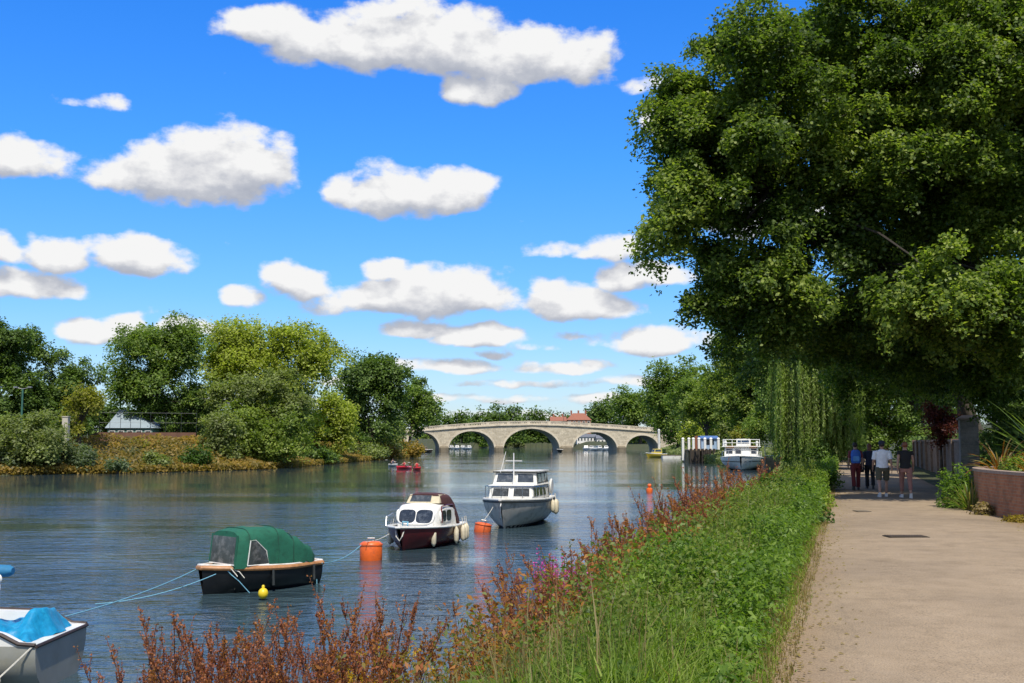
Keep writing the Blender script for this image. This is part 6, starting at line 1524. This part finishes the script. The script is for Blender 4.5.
# ------------------------------------------------------------------ the near bank
def bank_u(x, y):            # 0 at the water, 1 at the path edge
    xr = XR(y); return (x - xr) / max(.5, PL(y) - xr)
def build_near_bank():
    rng = np.random.default_rng(31)
    def field(n, y0, y1, pw=1.6, d0=.3, d1=4.5):
        """spots on the bank: d is the distance from the towpath edge toward the water"""
        y = y0 + (y1 - y0) * rng.random(n) ** pw; d = d0 + (d1 - d0) * rng.random(n)
        return 1.94 + .303 * (y - 8.1) - d, y, d
    def gz(x, y): return np.array([terrain(float(a), float(b)) for a, b in zip(x, y)])
    def nz(x, y, s=1.0): return .5 * np.sin(x * 1.7 * s + 1.3 * np.sin(y * .8 * s)) * np.sin(y * 1.1 * s + 2 + np.sin(x * 1.1 * s)) + .5 * np.sin(x * .63 * s + y * .47 * s + 1)
    # leafy nettle cover
    for (y0, y1, n, leaf, k) in ((6.3, 15, 4300, .058, 24), (15, 24, 4300, .064, 20), (24, 40, 3800, .085, 16), (40, 80, 2200, .15, 12)):
        x, y, d = field(n, y0, y1, 1.0, .22, 3.1); ok = d < 1.72 + .5 * nz(x, y, 1.1); x, y, d = x[ok], y[ok], d[ok]; n = len(x)
        hgt = .52 * (1 + .85 * nz(x, y) + .55 * nz(x + 5, y, 2.7)) + rng.normal(size=n) * .12 * np.clip((d - .42) / 1.15, .09, 1)
        hgt = np.clip(hgt, .07, 1.15); z = gz(x, y)
        lean = rng.normal(size=(n, 2)) * .16
        t = np.repeat(rng.random((n, k)), 1).reshape(n, k) ** .55
        ang = rng.uniform(0, 2 * PI, (n, k)); rad = leaf * (.5 + .9 * (1 - t)) * rng.uniform(.5, 1.3, (n, k)) + .02
        P = np.stack([x[:, None] + lean[:, :1] * t * hgt[:, None] + np.cos(ang) * rad, y[:, None] + lean[:, 1:] * t * hgt[:, None] + np.sin(ang) * rad, z[:, None] + t * hgt[:, None]], 2).reshape(-1, 3)
        out = np.stack([np.cos(ang), np.sin(ang), np.zeros_like(ang)], 2).reshape(-1, 3)
        Nn = unit(out * .35 + np.array([0, -.1, .85]) + rng.normal(size=P.shape) * .5)
        V = leaf_verts(rng, P, Nn, leaf, .46, out + np.array([0, 0, -.35]), .10)
        tag(link_mesh('nettle_bed', np_mesh('nettle_bed', V, 4), lm('nettle')), kind='stuff')
    # grass
    def blades(n, y0, y1, d0, d1, h0, h1, w, name, mat, pw=1.4, overhang=0.):
        x, y, dd = field(n, y0, y1, pw, d0, d1); z = gz(x, y); L = rng.uniform(h0, h1, n) * (1 + .35 * nz(x, y, 1.7)) * np.clip((dd + .05) / .9, .14, 1)
        a = rng.uniform(0, 2 * PI, n); d = np.stack([np.cos(a) + overhang, np.sin(a) - .25, np.zeros(n)], 1) * .5; s = np.stack([-np.sin(a), np.cos(a), np.zeros(n)], 1) * (w * rng.uniform(.6, 1.3, n))[:, None]
        p0 = np.stack([x, y, z - .02], 1); up = np.array([0, 0, 1.0]); be = rng.uniform(.25, 1.0, n)[:, None]
        p1 = p0 + up * (L * .55)[:, None] + d * (L * .28)[:, None] * be; p2 = p0 + up * (L * .92)[:, None] * (1.05 - .35 * be) + d * (L * .95)[:, None] * be
        V = np.empty((n, 2, 4, 3)); V[:, 0] = np.stack([p0 - s, p0 + s, p1 + s * .8, p1 - s * .8], 1); V[:, 1] = np.stack([p1 - s * .8, p1 + s * .8, p2 + s * .12, p2 - s * .12], 1)
        tag(link_mesh(name, np_mesh(name, V.reshape(-1, 3), 4), mat), kind='stuff')
    blades(21000, 6.3, 18, -.08, 1.5, .16, .46, .006, 'verge_grass', lm('grass'), 1.1)
    blades(17000, 18, 40, -.08, 1.6, .18, .46, .010, 'verge_grass', lm('grass'), 1.2)
    blades(22000, 6.3, 34, .08, .95, .35, .8, .007, 'verge_grass', lm('fresh'), 1.1)
    blades(6000, 6.3, 34, .9, 1.9, .3, .75, .006, 'verge_grass', lm('fresh'), 1.1)
    blades(7000, 40, 95, -.05, 2.5, .2, .5, .02, 'verge_grass', lm('grass'), 1.2)
    blades(7000, 6.5, 40, .6, 1.9, .4, .85, .005, 'tall_grass', lm('grass'), 1.3)
    blades(6000, 6.3, 45, -.06, .35, .5, 1.1, .005, 'dry_grass', lm('straw'), 1.2)
    blades(4200, 9, 50, 1.9, 4.2, .5, 1.0, .005, 'dry_grass', lm('straw'), 1.2)
    blades(9000, 10, 60, 2.2, 4.5, .3, .75, .009, 'waterside_sedge', lm('olive'), 1.2)
    for (nn, k, y0, y1, u0, u1, h) in ((10500, 'rust', 10.0, 48, 1.7, 4.6, 1.1), (6500, 'gold', 10, 48, 1.7, 4.4, .95), (6500, 'olive', 10, 48, 1.7, 4.5, 1.05), (3500, 'nettle', 9.5, 48, 1.9, 4.3, .5), (3000, 'dock', 10.5, 48, 2.4, 4.5, 1.15)):
        # mixed herbs of the waterside strip, in tufts
        m = nn // 26; x, y, u = field(m, y0, y1, 1.2, u0, u1); z = gz(x, y); hh = h * rng.uniform(.55, 1.15, m)
        kk = 26; t = rng.random((m, kk)) ** .7; sc = rng.normal(size=(m, kk, 2)) * (.05 + .13 * t[..., None])
        P = np.stack([x[:, None] + sc[..., 0], y[:, None] + sc[..., 1], z[:, None] + t * hh[:, None]], 2).reshape(-1, 3)
        lf = np.repeat(.05 + .0022 * y, kk)
        Nn = unit(rng.normal(size=P.shape) + np.array([0, -.3, .6])); V = leaf_verts(rng, P, Nn, lf, .42)
        tag(link_mesh('waterside_herbs', np_mesh('waterside_herbs', V, 4), lm(k)), kind='stuff')

    # fallen leaves and grit swept to the edges of the path
    n = 1500; y = 7 + 32 * rng.random(n) ** 1.3; side = rng.random(n) < .6; pl = 1.94 + .303 * (y - 8.1); pr = pl + np.interp(y, [0, 8, 22, 28, 35], [7.5, 7.0, 4.6, 4.15, 4.1])
    off = np.abs(rng.normal(size=n)) * .28; x = np.where(side, pl - .1 + off, pr - .08 - off); P = np.stack([x, y, np.full(n, GZ + .028)], 1)
    tag(link_mesh('fallen_leaves', np_mesh('fallen_leaves', leaf_verts(rng, P, unit(np.array([0, 0, 1.0]) + rng.normal(size=(n, 3)) * .12), .045, .6), 4), lm('straw')), kind='stuff')
    # pale tall weeds standing above the nettles
    blades(1800, 6.5, 45, .5, 2.0, .7, 1.25, .004, 'dry_stalks', lm('straw'), 1.2)
    m = 600; x, y, d = field(m, 7, 45, 1.2, .5, 1.8); z = gz(x, y); hh = rng.uniform(.6, 1.15, m); kk = 30
    t = rng.random((m, kk)) ** .8; sc = rng.normal(size=(m, kk, 2)) * (.03 + .05 * (1 - t[..., None]))
    P = np.stack([x[:, None] + sc[..., 0], y[:, None] + sc[..., 1], z[:, None] + .15 + t * hh[:, None]], 2).reshape(-1, 3)
    tag(link_mesh('tall_weeds', np_mesh('tall_weeds', leaf_verts(rng, P, unit(rng.normal(size=P.shape) + np.array([0, -.2, .7])), np.repeat(.035 + .0012 * y, kk), .45), 4), lm('weed')), kind='stuff')

    # rust-red docks: three plants modelled, then copied
    def dock(kind, seed, h=1.2, nst=4):
        r = np.random.default_rng(seed); root = empty('dock_plant', (0, 0, -50), 0); st = MB(); Ps = []; Ns = []
        for s in range(nst):
            a = r.uniform(0, 2 * PI); le = r.uniform(.05, .5); H_ = h * r.uniform(.7, 1.1)
            q = [Vector((math.cos(a) * (.04 + le * t * H_ * .9), math.sin(a) * (.04 + le * t * H_ * .9), t * H_)) for t in (0, .25, .5, .75, 1)]
            st.tube(q, [.008, .007, .006, .004, .002], 5, cap=False)
            def seeds(a0, b0, n, wd):
                for k in range(n):
                    t = r.random(); p = a0.lerp(b0, t); Ps.append(tuple(p + Vector(r.normal(size=3)) * wd)); Ns.append(r.normal(size=3))
            for i in range(2, 5): seeds(q[i - 1].lerp(q[i], .2), q[i], 20, .011)
            for b in range(9):
                t = r.uniform(.32, .9); p = q[0].lerp(q[4], t) if False else q[int(t * 4)].lerp(q[min(4, int(t * 4) + 1)], t * 4 % 1); aa = r.uniform(0, 2 * PI); bl = (1.05 - t) * r.uniform(.3, .6) * H_
                e = p + Vector((math.cos(aa) * .30, math.sin(aa) * .30, .92)) * bl; m = p.lerp(e, .5) + Vector((math.cos(aa), math.sin(aa), -.3)) * bl * .08
                st.tube([p, m, e], [.004, .003, .0015], 4, cap=False); seeds(p.lerp(m, .3), e, 13, .008)
        V = leaf_verts(r, np.array(Ps), unit(np.array(Ns)), .024, .7); link_mesh('seed_heads', np_mesh('seed_heads', V, 4), lm(kind), root)
        st.build('stems', pmat('dock_stem_' + kind, (.12, .05, .035), .8, .3, 9), root, recalc=False)
        P2 = []; N2 = []
        for k in range(26):
            a = r.uniform(0, 2 * PI); d = r.uniform(.05, .28); P2.append((math.cos(a) * d, math.sin(a) * d, r.uniform(.05, .45))); N2.append((math.cos(a) * .5, math.sin(a) * .5, .8))
        link_mesh('leaves', np_mesh('leaves', leaf_verts(r, np.array(P2), unit(np.array(N2) + r.normal(size=(26, 3)) * .3), .16, .32), 4), lm('rust' if seed % 2 else 'olive'), root)
        return root
    protos = [dock('dock', 401, 1.30, 4), dock('dock', 402, 1.1, 5), dock('rust', 403, 1.05, 4), dock('rust', 404, .9, 5)]
    used = set(); rp = random.Random(12)
    def plant(i, x, y, sc, la, gr):
        p = protos[i]
        if i in used: p = copy_tree(p)
        used.add(i)
        p.location = (x, y, max(-.02, terrain(x, y)) - .02); p.rotation_euler = (rp.uniform(-.08, .08), rp.uniform(-.08, .08), rp.uniform(0, 6.28)); p.scale = (sc, sc, sc * rp.uniform(.9, 1.1))
        tag(p, la, 'plant', gr)
    def edge(px, ytop, D, z):   # a spot on the bank seen at that column
        return (px - 512) / F * D
    for k in range(30):          # bottom-left clump
        D = rp.uniform(10.6, 13.8); px = rp.uniform(140, 400); x = max((px - 512) / F * D, XR(D) + .1)
        plant(rp.choice((0, 1, 0, 1, 2)), x, D, rp.uniform(1.0, 1.42), 'rust red dock plant with bare stalks in the clump at the bottom left', 'red dock plants at the bottom left')
    for k in range(92):          # middle of the bank, orange and red
        D = 10.8 + 13.2 * rp.random() ** .8; x = max(PL(D) - rp.uniform(1.9, 4.3), XR(D) + .05)
        plant(rp.choice((0, 1, 2, 2, 3, 3)), x, D, rp.uniform(.85, 1.3) * (1 if D < 16 else 1.18), 'red and orange dock plant at the water edge in the middle of the bank', 'dock plants along the middle bank')
    for k in range(70):          # further along
        D = rp.uniform(24, 46); x = PL(D) - rp.uniform(1.9, 4.5)
        plant(rp.choice((0, 1, 2, 3, 2)), x, D, rp.uniform(1.1, 1.6) * (1 if D < 33 else .72), 'russet dock plant on the far part of the near bank toward the passenger boat', 'dock plants on the far stretch of the near bank')
    # loosestrife and ragwort
    def spikes(name, la, loc, n, h, mat, seed, gr=None, leafmat='nettle', ball=False):
        r = np.random.default_rng(seed); root = empty(name, loc, 0, la, 'flower', gr); st = MB(); P = []; Nn = []; Pl = []; Nl = []
        for k in range(n):
            a = r.uniform(0, 2 * PI); d = r.uniform(.02, .3); H_ = h * r.uniform(.7, 1.1); e = Vector((math.cos(a) * d * 1.6, math.sin(a) * d * 1.6, H_)); b = Vector((math.cos(a) * d * .4, math.sin(a) * d * .4, 0))
            st.tube([b, b.lerp(e, .5) + Vector((0, 0, .03)), e], [.006, .005, .002], 4, cap=False)
            for j in range(46):
                t = r.uniform(.62, 1.02) if not ball else 1.0; q = b.lerp(e, t) + Vector(r.normal(size=3)) * (.014 if not ball else .035); P.append(tuple(q)); Nn.append(r.normal(size=3))
            for j in range(12): t = r.uniform(.1, .65); Pl.append(tuple(b.lerp(e, t) + Vector(r.normal(size=3)) * .04)); Nl.append((r.normal() * .4, r.normal() * .4, 1))
        link_mesh('flower_spikes' if not ball else 'flower_heads', np_mesh('flowers', leaf_verts(r, np.array(P), unit(np.array(Nn)), .026, .8), 4), lm(mat), root)
        link_mesh('leaves', np_mesh('leaves', leaf_verts(r, np.array(Pl), unit(np.array(Nl)), .075, .3), 4), lm(leafmat), root); st.build('stems', M['bark'], root, recalc=False)
    for i, (px, py, D) in enumerate(((548, 610, 13.6), (566, 606, 14.0))):
        x = (px - 512) / F * D; spikes('loosestrife', 'purple flowering loosestrife clump among the red docks', (x, D, max(0, terrain(x, D))), 20, 1.15, 'magenta', 500 + i, 'purple loosestrife in the middle of the bank')
    for i, (px, D) in enumerate(((352, 12.0), (365, 11.6), (402, 11.5), (388, 11.8), (610, 17.5), (640, 20), (665, 23))):
        x = max((px - 512) / F * D, XR(D) + .15); spikes('ragwort', 'yellow flowered ragwort among the bank plants', (x, D, max(0, terrain(x, D))), 6, .85, 'yellowflower' if i % 2 else 'gold', 520 + i, 'yellow flowers on the near bank', ball=True)
    # shrubs in the green bank
    def bush(la, px, py, D, rx, rz, k, seed, leaf=.10, n=5200):
        x = (px - 512) / F * D; leaf_clump('bank_bush', la, (x, D, terrain(x, D) - .1), rx, rz, n, leaf, lm(k), seed, 'bush', 'bushes on the near bank')
    bush('dark green rounded bush beside the path on the near bank', 782, 540, 24.5, .9, 1.15, 'bush', 601, .10, 7500)
    bush('light green bushy mound behind the dark rounded bush on the near bank', 800, 500, 30.5, .8, .9, 'fresh', 602, .09)
    bush('leafy green mound in the middle of the near bank', 706, 560, 19.0, .75, .8, 'bush', 603, .08)
    bush('low olive bush near the water in the middle of the bank', 668, 540, 25.5, .8, 1.0, 'olive', 604, .10)
    bush('pale leafy bush at the bottom centre of the bank', 478, 700, 9.4, .32, .62, 'bright', 605, .12, 600)
    bush('yellowish bush among red plants on the near bank', 600, 560, 18.0, .55, .95, 'lime', 606, .08, 2200)
    # dark soil litter at the path's edge is part of the ground; a few stones
#PART5
# ------------------------------------------------------------------ put it together
build_sky(); build_camera()
build_ground(); build_path(); build_water()
build_bridge(); build_buildings(); build_far_bank()
build_trees(); build_big_tree(); build_willow()
build_river_things(); build_people(); build_right_side(); build_near_bank()
